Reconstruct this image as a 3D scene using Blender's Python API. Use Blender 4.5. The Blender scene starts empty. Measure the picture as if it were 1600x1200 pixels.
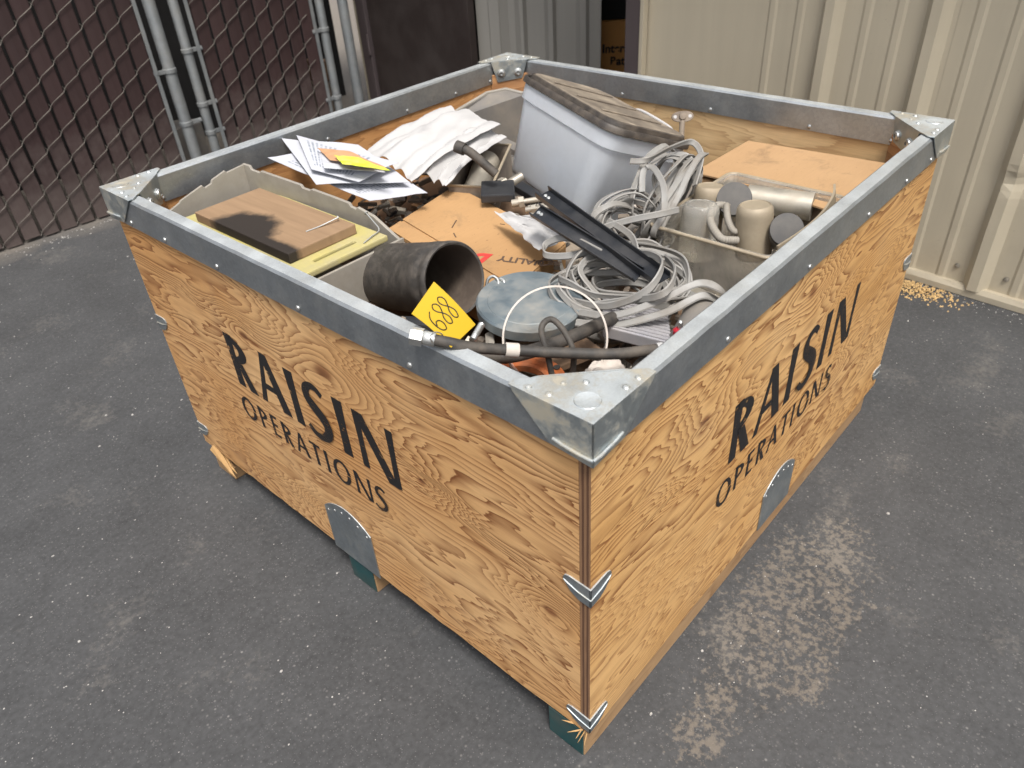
import bpy, bmesh, math, random
from mathutils import Vector, Matrix, noise as mnoise
rnd = random.Random(7)
sc = bpy.context.scene
col = sc.collection

# ------------------------------------------------------------------ camera, sky, sun, exposure
cam_d = bpy.data.cameras.new('camera'); cam = bpy.data.objects.new('camera', cam_d); col.objects.link(cam)
CR = Vector((0.66259, -0.74673, -0.05797)); CU = Vector((0.47382, 0.35798, 0.80458)); CF = Vector((0.58005, 0.56057, -0.59101))
m3 = Matrix((CR, CU, -CF)).transposed()
cam.matrix_world = Matrix.Translation((-0.52962, -0.39365, 1.25891)) @ m3.to_4x4()
cam_d.lens = 26.565; cam_d.sensor_width = 36; cam_d.clip_start = 0.02; cam_d.clip_end = 300
cam_d.dof.use_dof = True; cam_d.dof.focus_distance = 1.25; cam_d.dof.aperture_fstop = 6.5
sc.camera = cam
sc.render.resolution_x = 1024; sc.render.resolution_y = 768

SUN_EL, SUN_AZ = 64, 236     # azimuth of the light, degrees from +X towards +Y
world = bpy.data.worlds.new('World'); sc.world = world; world.use_nodes = True
wn = world.node_tree.nodes; wl = world.node_tree.links
bg = wn['Background']; sky = wn.new('ShaderNodeTexSky'); sky.sky_type = 'NISHITA'; sky.sun_disc = False
sky.sun_elevation = math.radians(SUN_EL); sky.sun_rotation = math.radians(90 - SUN_AZ)
sky.air_density = 1.0; sky.dust_density = 4.0; sky.ozone_density = 0.6
hs = wn.new('ShaderNodeHueSaturation'); hs.inputs['Saturation'].default_value = 0.35   # thin even cloud
wl.new(sky.outputs[0], hs.inputs['Color']); wl.new(hs.outputs[0], bg.inputs[0]); bg.inputs[1].default_value = 0.09
sd = bpy.data.lights.new('sun', 'SUN'); sd.energy = 1.5; sd.angle = math.radians(14); sd.color = (1.0, 0.965, 0.92)
sun = bpy.data.objects.new('sun', sd); col.objects.link(sun)
sv = Vector((math.cos(math.radians(SUN_AZ)) * math.cos(math.radians(SUN_EL)), math.sin(math.radians(SUN_AZ)) * math.cos(math.radians(SUN_EL)), math.sin(math.radians(SUN_EL))))
sun.rotation_euler = sv.to_track_quat('Z', 'Y').to_euler()
sc.view_settings.view_transform = 'Standard'; sc.view_settings.look = 'None'; sc.view_settings.gamma = 1
sc.view_settings.use_curve_mapping = False
sc.view_settings.exposure = 1.2

# ------------------------------------------------------------------ material helpers
class NT:
    def __init__(s, name):
        s.m = bpy.data.materials.new(name); s.m.use_nodes = True
        s.t = s.m.node_tree; s.b = s.t.nodes['Principled BSDF']
    def n(s, typ, **kw):
        x = s.t.nodes.new(typ)
        for k, v in kw.items(): setattr(x, k, v)
        return x
    def put(s, sock, v):
        if hasattr(v, 'links'): s.t.links.new(v, sock)
        elif isinstance(v, (tuple, list)) and len(v) == 3 and sock.type == 'RGBA': sock.default_value = (*v, 1)
        else: sock.default_value = v
    def math(s, op, a, b=0.0, c=None, clamp=False):
        x = s.n('ShaderNodeMath', operation=op, use_clamp=clamp); s.put(x.inputs[0], a); s.put(x.inputs[1], b)
        if c is not None: s.put(x.inputs[2], c)
        return x.outputs[0]
    def add(s, a, b): return s.math('ADD', a, b)
    def mul(s, a, b): return s.math('MULTIPLY', a, b)
    def sub(s, a, b): return s.math('SUBTRACT', a, b)
    def coords(s, which='Object'):
        return s.n('ShaderNodeTexCoord').outputs[which]
    def sep(s, v):
        x = s.n('ShaderNodeSeparateXYZ'); s.put(x.inputs[0], v); return x.outputs
    def xyz(s, a, b, c=0.0):
        x = s.n('ShaderNodeCombineXYZ'); s.put(x.inputs[0], a); s.put(x.inputs[1], b); s.put(x.inputs[2], c); return x.outputs[0]
    def vmul(s, v, k):
        x = s.n('ShaderNodeVectorMath', operation='MULTIPLY'); s.put(x.inputs[0], v); x.inputs[1].default_value = k if isinstance(k, tuple) else (k, k, k); return x.outputs[0]
    def noise(s, v, scale=1.0, detail=2.0, rough=0.5, dist=0.0):
        x = s.n('ShaderNodeTexNoise'); s.put(x.inputs['Vector'], v); x.inputs['Scale'].default_value = scale
        x.inputs['Detail'].default_value = detail; x.inputs['Roughness'].default_value = rough; x.inputs['Distortion'].default_value = dist
        return x.outputs[0]
    def voro(s, v, scale, feature='F1', out='Distance'):
        x = s.n('ShaderNodeTexVoronoi', feature=feature); s.put(x.inputs['Vector'], v); x.inputs['Scale'].default_value = scale
        return x.outputs[out]
    def ramp(s, f, stops, interp='LINEAR'):
        x = s.n('ShaderNodeValToRGB'); x.color_ramp.interpolation = interp; e = x.color_ramp.elements
        while len(e) < len(stops): e.new(0.5)
        for i, (p, c) in enumerate(stops):
            e[i].position = p; e[i].color = (*c, 1) if isinstance(c, (tuple, list)) else (c, c, c, 1)
        s.put(x.inputs[0], f); return x.outputs[0]
    def mix(s, f, a, b, mode='MIX'):
        x = s.n('ShaderNodeMix', data_type='RGBA', blend_type=mode); s.put(x.inputs[0], f); s.put(x.inputs[6], a); s.put(x.inputs[7], b); return x.outputs[2]
    def bump(s, h, strength=0.3, dist=0.002):
        x = s.n('ShaderNodeBump'); x.inputs['Strength'].default_value = strength; x.inputs['Distance'].default_value = dist
        s.put(x.inputs['Height'], h); s.t.links.new(x.outputs[0], s.b.inputs['Normal'])
    def set(s, **kw):
        for k, v in kw.items(): s.put(s.b.inputs[{'color': 'Base Color', 'rough': 'Roughness', 'metal': 'Metallic', 'trans': 'Transmission Weight', 'ior': 'IOR', 'alpha': 'Alpha', 'spec': 'Specular IOR Level'}[k]], v)
        return s.m

MATS = {}
def plain(name, c, rough=0.6, metal=0.0, var=0.25, scale=30.0, dirt=None, dirt_amt=0.5, dirt_scale=12.0, bump=0.15, spec=0.5):
    """one colour with mottling, an optional layer of dust in irregular patches, and fine relief"""
    k = NT(name); o = k.coords()
    n1 = k.noise(o, scale, 4, 0.6)
    f = k.add(k.mul(k.sub(n1, 0.5), 2 * var), 1.0)
    cc = k.mix(1.0, (c[0], c[1], c[2]), k.xyz(f, f, f), 'MULTIPLY')
    r = rough
    if dirt:
        d = k.ramp(k.noise(o, dirt_scale, 5, 0.65), [(0.42, 0.0), (0.68, 1.0)])
        d = k.mul(d, dirt_amt)
        cc = k.mix(d, cc, dirt)
        r = k.add(k.mul(d, 0.9 - rough), rough)
        if metal: metal = k.mul(k.sub(1.0, d), metal)
    k.bump(k.noise(o, scale * 6, 3, 0.6), bump, 0.001)
    MATS[name] = k.set(color=cc, rough=r, metal=metal, spec=spec)
    return MATS[name]

def ply(name, axis, seed, light, mid, dark, bands=34.0, knots=(), grain=1.0):
    """rotary-cut fir veneer: growth rings as contour bands of a stretched field, jagged at the loop tips"""
    k = NT(name); X = k.sep(k.coords()); u = X[axis]; w = X[2]
    j1 = k.noise(k.xyz(k.mul(u, 5.0), k.mul(w, 48.0), seed), 1.0, 2.0, 0.55)
    j2 = k.noise(k.xyz(k.mul(u, 30.0), k.mul(w, 190.0), seed + 4), 1.0, 1.0, 0.5)
    uw = k.add(u, k.add(k.mul(k.sub(j1, 0.5), 0.20), k.mul(k.sub(j2, 0.5), 0.03)))
    n1 = k.noise(k.xyz(k.mul(uw, 1.7), k.mul(w, 5.8), seed), 1.0, 2.0, 0.42)
    n2 = k.noise(k.xyz(k.mul(uw, 6.0), k.mul(w, 15.0), seed + 9.0), 1.0, 1.0, 0.5)
    h = k.add(k.add(k.mul(n1, bands), k.mul(n2, bands * 0.13)), k.mul(w, bands * 0.42))
    knot_dark = 0.0
    for (ku, kw, amp, size) in knots:
        du = k.mul(k.sub(u, ku), 0.55); dw = k.sub(w, kw)
        r2 = k.add(k.mul(du, du), k.mul(dw, dw))
        g = k.math('POWER', 2.718, k.mul(r2, -1.0 / (size * size)))
        h = k.add(h, k.mul(g, amp))
        r2b = k.mul(k.add(r2, k.mul(k.sub(j1, 0.5), size * size * 0.03)), 1.0 / (size * size * 0.028))
        kd = k.math('POWER', 2.718, k.mul(k.mul(r2b, r2b), -1.0))
        knot_dark = k.math('MAXIMUM', kd, knot_dark)
    f = k.math('FRACT', h)
    band = k.ramp(f, [(0.0, 0.12), (0.06, 0.0), (0.30, 0.05), (0.62, 0.34), (0.88, 0.72), (0.965, 1.0), (1.0, 0.70)])
    st = k.ramp(k.noise(k.xyz(k.mul(u, 2.6), k.mul(w, 8.0), seed + 2), 1.0, 2.0), [(0.3, 0.55), (0.60, 1.0)])
    band = k.mul(k.mul(band, st), grain)
    fib = k.noise(k.xyz(k.mul(u, 22.0), k.mul(w, 520.0), seed), 1.0, 2.0, 0.6)
    tone = k.noise(k.xyz(k.mul(u, 2.2), k.mul(w, 3.5), seed + 20), 1.0, 3.0, 0.55)
    base = k.mix(k.ramp(tone, [(0.3, 0.0), (0.7, 1.0)]), light, mid)
    c = k.mix(band, base, dark)
    ff = k.add(0.80, k.mul(fib, 0.40))
    c = k.mix(1.0, c, k.xyz(ff, ff, ff), 'MULTIPLY')
    if knots: c = k.mix(k.mul(knot_dark, 0.85), c, k.mix(band, (0.22, 0.075, 0.025), (0.07, 0.025, 0.010)))
    # grey weathering and scuffs with their own shapes
    gr = k.ramp(k.noise(k.coords(), 5.0, 6, 0.7, 0.6), [(0.55, 0.0), (0.78, 0.5)])
    c = k.mix(k.mul(gr, 0.45), c, (0.30, 0.22, 0.15))
    sc1 = k.ramp(k.noise(k.xyz(k.mul(u, 9.0), k.mul(w, 60.0), seed + 31), 1.0, 5, 0.7), [(0.70, 0.0), (0.74, 1.0)])
    c = k.mix(k.mul(sc1, 0.35), c, (0.66, 0.48, 0.29))
    k.bump(k.add(k.mul(band, -0.8), k.mul(fib, 0.6)), 0.35, 0.0015)
    MATS[name] = k.set(color=c, rough=0.58, spec=0.35)
    return MATS[name]

def galv(name, c, rough, spangle=60.0, stain=0.25):
    """galvanised sheet: zinc spangle, white bloom and dust, tops painted paler as if skylit"""
    k = NT(name); o = k.coords()
    v = k.voro(o, spangle, 'F1', 'Color')
    vs = k.sep(v)[0]
    n = k.noise(o, 14.0, 5, 0.65)
    fine = k.noise(o, 420.0, 3, 0.7)
    f = k.add(k.add(0.62, k.mul(vs, 0.12)), k.add(k.mul(n, 0.28), k.mul(fine, 0.26)))
    cc = k.mix(1.0, c, k.xyz(f, f, f), 'MULTIPLY')
    # upward faces painted paler for the sky's light, along with dust and oxide bloom
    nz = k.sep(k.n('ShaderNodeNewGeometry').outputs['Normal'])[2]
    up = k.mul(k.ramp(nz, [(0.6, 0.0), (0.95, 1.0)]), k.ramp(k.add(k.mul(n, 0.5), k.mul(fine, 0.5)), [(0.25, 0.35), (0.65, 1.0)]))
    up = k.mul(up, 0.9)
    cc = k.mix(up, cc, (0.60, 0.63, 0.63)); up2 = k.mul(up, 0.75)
    d = k.mul(k.ramp(k.noise(o, 16.0, 6, 0.72), [(0.46, 0.0), (0.62, 1.0)]), stain)
    cc = k.mix(d, cc, (0.42, 0.36, 0.25))
    d = k.math('MAXIMUM', d, up2)
    speck = k.ramp(k.noise(o, 230.0, 2, 0.5), [(0.70, 0.0), (0.76, 1.0)])
    cc = k.mix(k.mul(speck, 0.35), cc, (0.75, 0.78, 0.80))
    k.bump(k.add(k.mul(fine, 0.3), n), 0.12, 0.002)
    MATS[name] = k.set(color=cc, rough=k.add(k.mul(n, 0.25), rough - 0.1), metal=k.mul(k.sub(1.0, d), 0.88))
    return MATS[name]

ply('ply_left', 1, 3.1, (0.70, 0.435, 0.205), (0.56, 0.285, 0.10), (0.185, 0.060, 0.016), 31, ((0.545, 0.555, 9, 0.085), (0.07, 0.325, 6, 0.05), (0.33, 0.435, 5, 0.04), (0.66, 0.13, 5, 0.05), (0.80, 0.53, 5, 0.05)))
ply('ply_right', 0, 8.6, (0.70, 0.435, 0.19), (0.57, 0.305, 0.10), (0.20, 0.070, 0.018), 34, ((0.275, 0.545, 6, 0.05), (0.83, 0.33, 5, 0.04), (0.62, 0.60, 5, 0.06)))
ply('ply_back', 0, 14.2, (0.56, 0.30, 0.125), (0.46, 0.215, 0.07), (0.22, 0.085, 0.03), 20, (), 0.55)
ply('ply_backright', 1, 21.5, (0.64, 0.45, 0.24), (0.58, 0.36, 0.16), (0.27, 0.13, 0.05), 16, (), 0.5)
ply('post_wood', 0, 33.0, (0.50, 0.27, 0.12), (0.42, 0.2, 0.08), (0.2, 0.08, 0.03), 26, (), 0.7)
ply('skid_wood', 0, 41.0, (0.42, 0.27, 0.14), (0.34, 0.20, 0.10), (0.17, 0.09, 0.04), 22, (), 0.6)

def edge_ply():
    k = NT('ply_edge'); X = k.sep(k.coords())
    lay = k.math("FRACT", k.mul(X[1], 1 / 0.0075))
    b = k.ramp(lay, [(0.0, (0.10, 0.045, 0.022)), (0.45, (0.15, 0.07, 0.035)), (0.5, (0.24, 0.13, 0.065)), (1.0, (0.2, 0.10, 0.05))], 'CONSTANT')
    n = k.noise(k.xyz(k.mul(X[0], 500.0), k.mul(X[1], 500.0), k.mul(X[2], 30.0)), 1.0, 4)
    f = k.add(0.6, k.mul(n, 0.8))
    MATS['ply_edge'] = k.set(color=k.mix(1.0, b, k.xyz(f, f, f), 'MULTIPLY'), rough=0.8)
edge_ply()
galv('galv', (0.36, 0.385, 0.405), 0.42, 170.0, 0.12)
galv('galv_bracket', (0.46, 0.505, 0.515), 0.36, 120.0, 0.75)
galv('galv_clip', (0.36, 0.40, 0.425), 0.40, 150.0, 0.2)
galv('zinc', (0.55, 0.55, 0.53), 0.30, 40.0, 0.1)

def paint_black():
    k = NT('stencil_black'); X = k.coords(); s = k.sep(X)
    n = k.noise(X, 45.0, 6, 0.75)
    fb = k.noise(k.xyz(k.mul(s[0], 30), k.mul(s[1], 30), k.mul(s[2], 500)), 1.0, 2)
    a = k.ramp(k.add(k.mul(n, 0.62), k.mul(fb, 0.38)), [(0.365, 0.0), (0.43, 0.95)])
    MATS['stencil_black'] = k.set(color=(0.012, 0.011, 0.012), rough=0.55, alpha=a)
paint_black()

def asphalt():
    k = NT('asphalt'); o = k.coords(); X = k.sep(o)
    big = k.noise(o, 0.9, 5, 0.6); midn = k.noise(o, 6.0, 5, 0.65); fine = k.noise(o, 90.0, 4, 0.7)
    f = k.add(k.add(-0.18, k.mul(big, 0.75)), k.add(k.mul(midn, 0.65), k.mul(fine, 1.0)))
    c = k.mix(1.0, (0.060, 0.0605, 0.0615), k.xyz(f, f, f), 'MULTIPLY')
    # exposed aggregate
    vd = k.voro(o, 120.0); vc = k.sep(k.voro(o, 120.0, 'F1', 'Color'))
    ag = k.mul(k.mul(k.ramp(vd, [(0.15, 1.0), (0.36, 0.0)]), k.ramp(midn, [(0.36, 0.15), (0.62, 1.0)])), k.ramp(vc[0], [(0.66, 0.0), (0.95, 1.0)]))
    c = k.mix(k.mul(ag, 0.75), c, k.mix(vc[1], (0.10, 0.10, 0.10), (0.27, 0.26, 0.245)))
    vd2 = k.voro(o, 300.0); vc2 = k.sep(k.voro(o, 300.0, 'F1', 'Color'))
    ag2 = k.mul(k.ramp(vd2, [(0.2, 1.0), (0.4, 0.0)]), k.ramp(vc2[0], [(0.82, 0.0), (0.90, 1.0)]))
    c = k.mix(k.mul(ag2, 0.5), c, (0.20, 0.195, 0.19))
    # tan mud stain beside the bin, ragged, following the texture of the surface
    def blob(cx, cy, rx, ry):
        a = k.mul(k.sub(X[0], cx), 1 / rx); b = k.mul(k.sub(X[1], cy), 1 / ry)
        return k.sub(1.0, k.math('SQRT', k.add(k.mul(a, a), k.mul(b, b))))
    bl = k.math('MAXIMUM', blob(0.52, -0.125, 0.31, 0.14), k.math('MAXIMUM', blob(0.185, -0.115, 0.11, 0.06), k.math('MAXIMUM', blob(0.40, -0.20, 0.10, 0.07), blob(0.72, -0.13, 0.12, 0.05))))
    sm = k.noise(o, 16.0, 6, 0.72, 0.5); sf = k.noise(o, 75.0, 5, 0.7)
    stn = k.add(k.mul(k.math('MINIMUM', bl, 0.42), 0.36), k.add(k.mul(sm, 0.50), k.mul(sf, 1.0)))
    stain = k.ramp(stn, [(0.86, 0.0), (0.93, 0.65), (1.0, 1.0)])
    c = k.mix(k.mul(stain, 0.48), c, (0.245, 0.205, 0.16))
    # faint pale scuffs elsewhere
    sc2 = k.ramp(k.add(k.mul(k.noise(o, 4.0, 4, 0.6), 0.75), k.mul(sf, 0.35)), [(0.62, 0.0), (0.74, 1.0)])
    c = k.mix(k.mul(sc2, 0.40), c, (0.2, 0.185, 0.165))
    # dirt drift along the fence foot
    dn = k.add(k.mul(k.sub(X[1], 2.97), 4.2), k.mul(k.sub(k.noise(o, 5.0, 5, 0.6), 0.5), 1.6))
    dd = k.ramp(dn, [(0.0, 0.0), (0.9, 0.85)])
    c = k.mix(dd, c, k.mix(k.noise(o, 40.0, 5, 0.7), (0.12, 0.10, 0.085), (0.26, 0.23, 0.19)))
    k.bump(k.add(k.mul(ag, 0.5), k.add(k.mul(fine, 0.8), k.mul(vd, 0.4))), 0.40, 0.003)
    MATS['asphalt'] = k.set(color=c, rough=k.sub(0.92, k.mul(ag, 0.3)), spec=0.35)
asphalt()

def wall_paint(name, c, dirt):
    k = NT(name); o = k.coords(); X = k.sep(o)
    n = k.noise(o, 2.2, 4, 0.55); st = k.noise(k.xyz(k.mul(X[0], 22), k.mul(X[1], 22), k.mul(X[2], 1.2)), 1.0, 4, 0.6)
    f = k.add(0.84, k.add(k.mul(n, 0.14), k.mul(st, 0.18)))
    cc = k.mix(1.0, c, k.xyz(f, f, f), 'MULTIPLY')
    dn = k.ramp(k.add(k.mul(k.noise(o, 9.0, 5, 0.7), 0.6), k.mul(X[2], -0.5)), [(0.22, 0.0), (0.42, 1.0)])
    cc = k.mix(k.mul(dn, 0.22), cc, dirt)
    sp = k.ramp(k.noise(o, 130.0, 2, 0.5), [(0.73, 0.0), (0.77, 1.0)])
    cc = k.mix(k.mul(sp, 0.25), cc, (0.2, 0.17, 0.13))
    k.bump(n, 0.1, 0.01)
    MATS[name] = k.set(color=cc, rough=0.42, spec=0.4)
wall_paint('wall_tan', (0.54, 0.475, 0.355), (0.30, 0.25, 0.18))
wall_paint('wall_grey', (0.29, 0.275, 0.245), (0.22, 0.2, 0.17))
wall_paint('trim_cream', (0.50, 0.44, 0.33), (0.25, 0.21, 0.16))
plain('door_brown', (0.034, 0.024, 0.021), 0.5, var=0.15, scale=6, dirt=(0.13, 0.11, 0.1), dirt_amt=0.18, dirt_scale=5)
plain('jamb_brown', (0.085, 0.066, 0.066), 0.55, var=0.15, scale=6)
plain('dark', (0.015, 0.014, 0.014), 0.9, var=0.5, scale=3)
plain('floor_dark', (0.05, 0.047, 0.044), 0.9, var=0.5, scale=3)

def slat_mat():
    k = NT('slat_brown'); o = k.coords(); X = k.sep(o)
    n = k.noise(k.xyz(k.mul(X[0], 40), k.mul(X[1], 40), k.mul(X[2], 2.0)), 1.0, 4, 0.6)
    oi = k.n('ShaderNodeObjectInfo').outputs['Random']
    f = k.add(0.62, k.add(k.mul(n, 0.5), k.mul(oi, 0.3)))
    c = k.mix(1.0, (0.042, 0.0235, 0.0225), k.xyz(f, f, f), 'MULTIPLY')
    d = k.ramp(k.add(k.mul(k.noise(o, 7.0, 5, 0.7), 0.7), k.mul(X[2], -0.75)), [(0.05, 0.0), (0.42, 1.0)])
    c = k.mix(k.mul(d, 0.6), c, (0.175, 0.145, 0.13))
    MATS['slat_brown'] = k.set(color=c, rough=0.5)
slat_mat()
plain('wire', (0.145, 0.130, 0.112), 0.55, 0.5, var=0.4, scale=40)
plain('pipe_galv', (0.27, 0.285, 0.29), 0.5, 0.55, var=0.25, scale=25, dirt=(0.22, 0.2, 0.17), dirt_amt=0.4)

# things in the bin
DUST = (0.34, 0.29, 0.22)
def cardboard(name, c):
    k = NT(name); o = k.coords()
    n = k.noise(o, 5.0, 5, 0.65); fl = k.noise(k.vmul(o, (30.0, 260.0, 60.0)), 1.0, 2)
    f = k.add(0.8, k.add(k.mul(n, 0.25), k.mul(fl, 0.14)))
    cc = k.mix(1.0, c, k.xyz(f, f, f), 'MULTIPLY')
    st = k.ramp(k.noise(o, 11.0, 6, 0.7, 0.4), [(0.55, 0.0), (0.68, 1.0)])
    cc = k.mix(k.mul(st, 0.5), cc, (0.19, 0.13, 0.08))
    sp = k.ramp(k.noise(k.vmul(o, (1.0, 2.2, 1.0)), 90.0, 3, 0.6), [(0.66, 0.0), (0.72, 1.0)])
    cc = k.mix(k.mul(sp, 0.55), cc, (0.14, 0.085, 0.05))
    br = k.ramp(k.noise(o, 2.6, 3, 0.6), [(0.35, 0.0), (0.65, 0.35)])
    cc = k.mix(br, cc, (c[0] * 0.55, c[1] * 0.5, c[2] * 0.45))
    k.bump(k.add(n, k.mul(fl, 0.3)), 0.25, 0.002)
    MATS[name] = k.set(color=cc, rough=0.85, spec=0.2)
cardboard('cardboard', (0.44, 0.262, 0.122)); cardboard('cardboard_pale', (0.45, 0.285, 0.150)); cardboard('cardboard_shaded', (0.17, 0.11, 0.07))  # last one darkened: contact shadow of the bin's gaps put into its colour
plain('paper', (0.48, 0.49, 0.52), 0.8, var=0.06, scale=20, bump=0.05)
plain('paper_warm', (0.46, 0.45, 0.44), 0.85, var=0.08, scale=20, bump=0.05)
plain('rag', (0.62, 0.56, 0.50), 0.9, var=0.2, scale=25, dirt=(0.3, 0.24, 0.18), dirt_amt=0.5)
plain('grey_plastic', (0.30, 0.275, 0.235), 0.6, var=0.2, scale=18, dirt=(0.20, 0.17, 0.13), dirt_amt=0.5)
plain('grey_plastic_dark', (0.16, 0.15, 0.14), 0.55, var=0.25, scale=18, dirt=DUST, dirt_amt=0.35)
plain('yellow_poly', (0.47, 0.41, 0.15), 0.5, var=0.15, scale=12, dirt=(0.36, 0.32, 0.21), dirt_amt=0.9, dirt_scale=9)
plain('pipe_black', (0.046, 0.042, 0.038), 0.55, var=0.6, scale=70, dirt=(0.13, 0.11, 0.09), dirt_amt=0.6, dirt_scale=45, bump=0.6)
plain('pipe_inside', (0.075, 0.056, 0.043), 0.8, var=0.3, scale=14, dirt=(0.2, 0.16, 0.12), dirt_amt=0.6)
plain('blue_steel', (0.19, 0.235, 0.26), 0.42, 0.55, var=0.35, scale=14, dirt=(0.33, 0.30, 0.25), dirt_amt=0.75, dirt_scale=10, bump=0.25)
plain('black_rubber', (0.040, 0.036, 0.032), 0.65, var=0.35, scale=40, dirt=(0.17, 0.14, 0.11), dirt_amt=0.55, dirt_scale=22)
plain('black_metal', (0.018, 0.020, 0.024), 0.38, var=0.3, scale=30, dirt=(0.14, 0.13, 0.12), dirt_amt=0.25)
plain('cable_grey', (0.27, 0.262, 0.245), 0.5, var=0.15, scale=30, dirt=(0.22, 0.19, 0.155), dirt_amt=0.55, dirt_scale=20)
plain('orange_paint', (0.45, 0.12, 0.032), 0.5, var=0.2, scale=20, dirt=(0.12, 0.07, 0.04), dirt_amt=0.6, dirt_scale=25)
plain('tan_can', (0.36, 0.30, 0.215), 0.5, 0.2, var=0.25, scale=20, dirt=(0.24, 0.19, 0.13), dirt_amt=0.6)
plain('steel_dusty', (0.45, 0.415, 0.35), 0.38, 0.65, var=0.3, scale=20, dirt=DUST, dirt_amt=0.7)
plain('cap_grey', (0.075, 0.072, 0.070), 0.7, var=0.2, scale=20, dirt=(0.22, 0.2, 0.17), dirt_amt=0.35)
plain('lid_brown', (0.17, 0.14, 0.11), 0.6, var=0.3, scale=22, dirt=(0.36, 0.30, 0.225), dirt_amt=0.8, dirt_scale=20)
plain('tag_yellow', (0.50, 0.32, 0.010), 0.6, var=0.05, scale=10, bump=0.03)
plain('ink', (0.012, 0.012, 0.012), 0.6)
plain('ink_brown', (0.10, 0.062, 0.04), 0.8)
plain('lid_dark', (0.050, 0.043, 0.038), 0.5, var=0.35, scale=25, dirt=(0.26, 0.21, 0.155), dirt_amt=0.30, dirt_scale=30)
plain('ink_red', (0.55, 0.045, 0.035), 0.7, var=0.2, scale=60)
plain('red_plastic', (0.42, 0.015, 0.03), 0.4)
plain('rust_box', (0.17, 0.135, 0.105), 0.7, 0.2, var=0.45, scale=22, dirt=(0.36, 0.30, 0.23), dirt_amt=0.7, dirt_scale=9)
plain('green_paint', (0.012, 0.060, 0.062), 0.6, var=0.3, scale=20, dirt=(0.10, 0.08, 0.06), dirt_amt=0.4)
plain('splinter', (0.42, 0.25, 0.10), 0.7, var=0.25, scale=50)
plain('sawdust', (0.62, 0.42, 0.19), 0.85, var=0.25, scale=50)
plain('pebble', (0.40, 0.385, 0.36), 0.7, var=0.3, scale=60)
plain('stripe_silver', (0.46, 0.45, 0.47), 0.3, 0.4, var=0.2, scale=30, dirt=DUST, dirt_amt=0.3)
plain('leaflet_orange', (0.55, 0.30, 0.16), 0.55, var=0.3, scale=40)
plain('leaflet_lime', (0.55, 0.68, 0.05), 0.5, var=0.3, scale=70, dirt=(0.62, 0.50, 0.13), dirt_amt=1.0, dirt_scale=40)
plain('carton_dark', (0.62, 0.30, 0.09), 0.8, var=0.2, scale=8)

def wood_board():
    k = NT('board_wood'); o = k.coords(); X = k.sep(o)
    g = k.noise(k.xyz(k.mul(X[0], 60), k.mul(X[1], 5), 2.0), 1.0, 4, 0.6)
    c = k.mix(g, (0.36, 0.235, 0.135), (0.20, 0.125, 0.07))
    a = k.mul(k.sub(X[0], 0.100), 1 / 0.085); b = k.mul(k.sub(X[1], 0.915), 1 / 0.10)
    r = k.math('SQRT', k.add(k.mul(a, a), k.mul(b, b)))
    a2 = k.mul(k.sub(X[0], 0.085), 1 / 0.042); b2 = k.mul(k.sub(X[1], 0.78), 1 / 0.17)
    r2 = k.math('SQRT', k.add(k.mul(a2, a2), k.mul(b2, b2)))
    rr = k.add(k.math('MINIMUM', r, r2), k.mul(k.sub(k.noise(o, 22.0, 5, 0.7), 0.5), 0.55))
    c = k.mix(k.ramp(rr, [(0.72, 0.95), (1.0, 0.0)]), c, (0.012, 0.010, 0.009))
    k.bump(g, 0.2, 0.001)
    MATS['board_wood'] = k.set(color=c, rough=0.7)
wood_board()

def printed():
    k = NT('paper_print'); uv = k.coords('UV'); X = k.sep(uv)
    row = k.mul(X[1], 20.0); fr = k.math('FRACT', row); ri = k.math('FLOOR', row)
    words = k.noise(k.xyz(k.mul(X[0], 45.0), k.mul(ri, 3.7), 0.0), 1.0, 1)
    ln = k.mul(k.math('LESS_THAN', fr, 0.5), k.math('GREATER_THAN', words, 0.44))
    m = k.mul(k.mul(k.math('GREATER_THAN', X[0], 0.12), k.math('LESS_THAN', X[0], 0.85)), k.mul(k.math('GREATER_THAN', X[1], 0.1), k.math('LESS_THAN', X[1], 0.8)))
    f = k.mul(k.mul(ln, m), 0.62)
    MATS['paper_print'] = k.set(color=k.mix(f, (0.49, 0.50, 0.54), (0.08, 0.11, 0.14)), rough=0.8)
printed()

def clear(name, c, rough, trans, dirt, amt, ior=1.3):
    k = NT(name); o = k.coords()
    d = k.mul(k.ramp(k.noise(o, 10.0, 6, 0.7, 0.4), [(0.35, 0.15), (0.75, 1.0)]), amt)
    sc = k.ramp(k.noise(k.vmul(o, (14.0, 90.0, 40.0)), 1.0, 3), [(0.66, 0.0), (0.70, 1.0)])
    d = k.math('MAXIMUM', d, k.mul(sc, amt * 0.6))
    MATS[name] = k.set(color=k.mix(d, c, dirt), rough=rough, trans=k.mul(k.sub(1.0, d), trans), ior=ior)
clear('tub_clear', (0.82, 0.86, 0.91), 0.30, 0.60, (0.54, 0.54, 0.53), 0.38, 1.12)
clear('tub_dusty', (0.78, 0.745, 0.67), 0.14, 0.92, (0.36, 0.315, 0.25), 0.55, 1.08)
clear('ring_clear', (0.90, 0.89, 0.86), 0.15, 0.85, (0.72, 0.70, 0.66), 0.75, 1.15)
clear('dome_clear', (0.88, 0.86, 0.80), 0.08, 0.92, (0.60, 0.56, 0.48), 0.35, 1.2)

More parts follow.
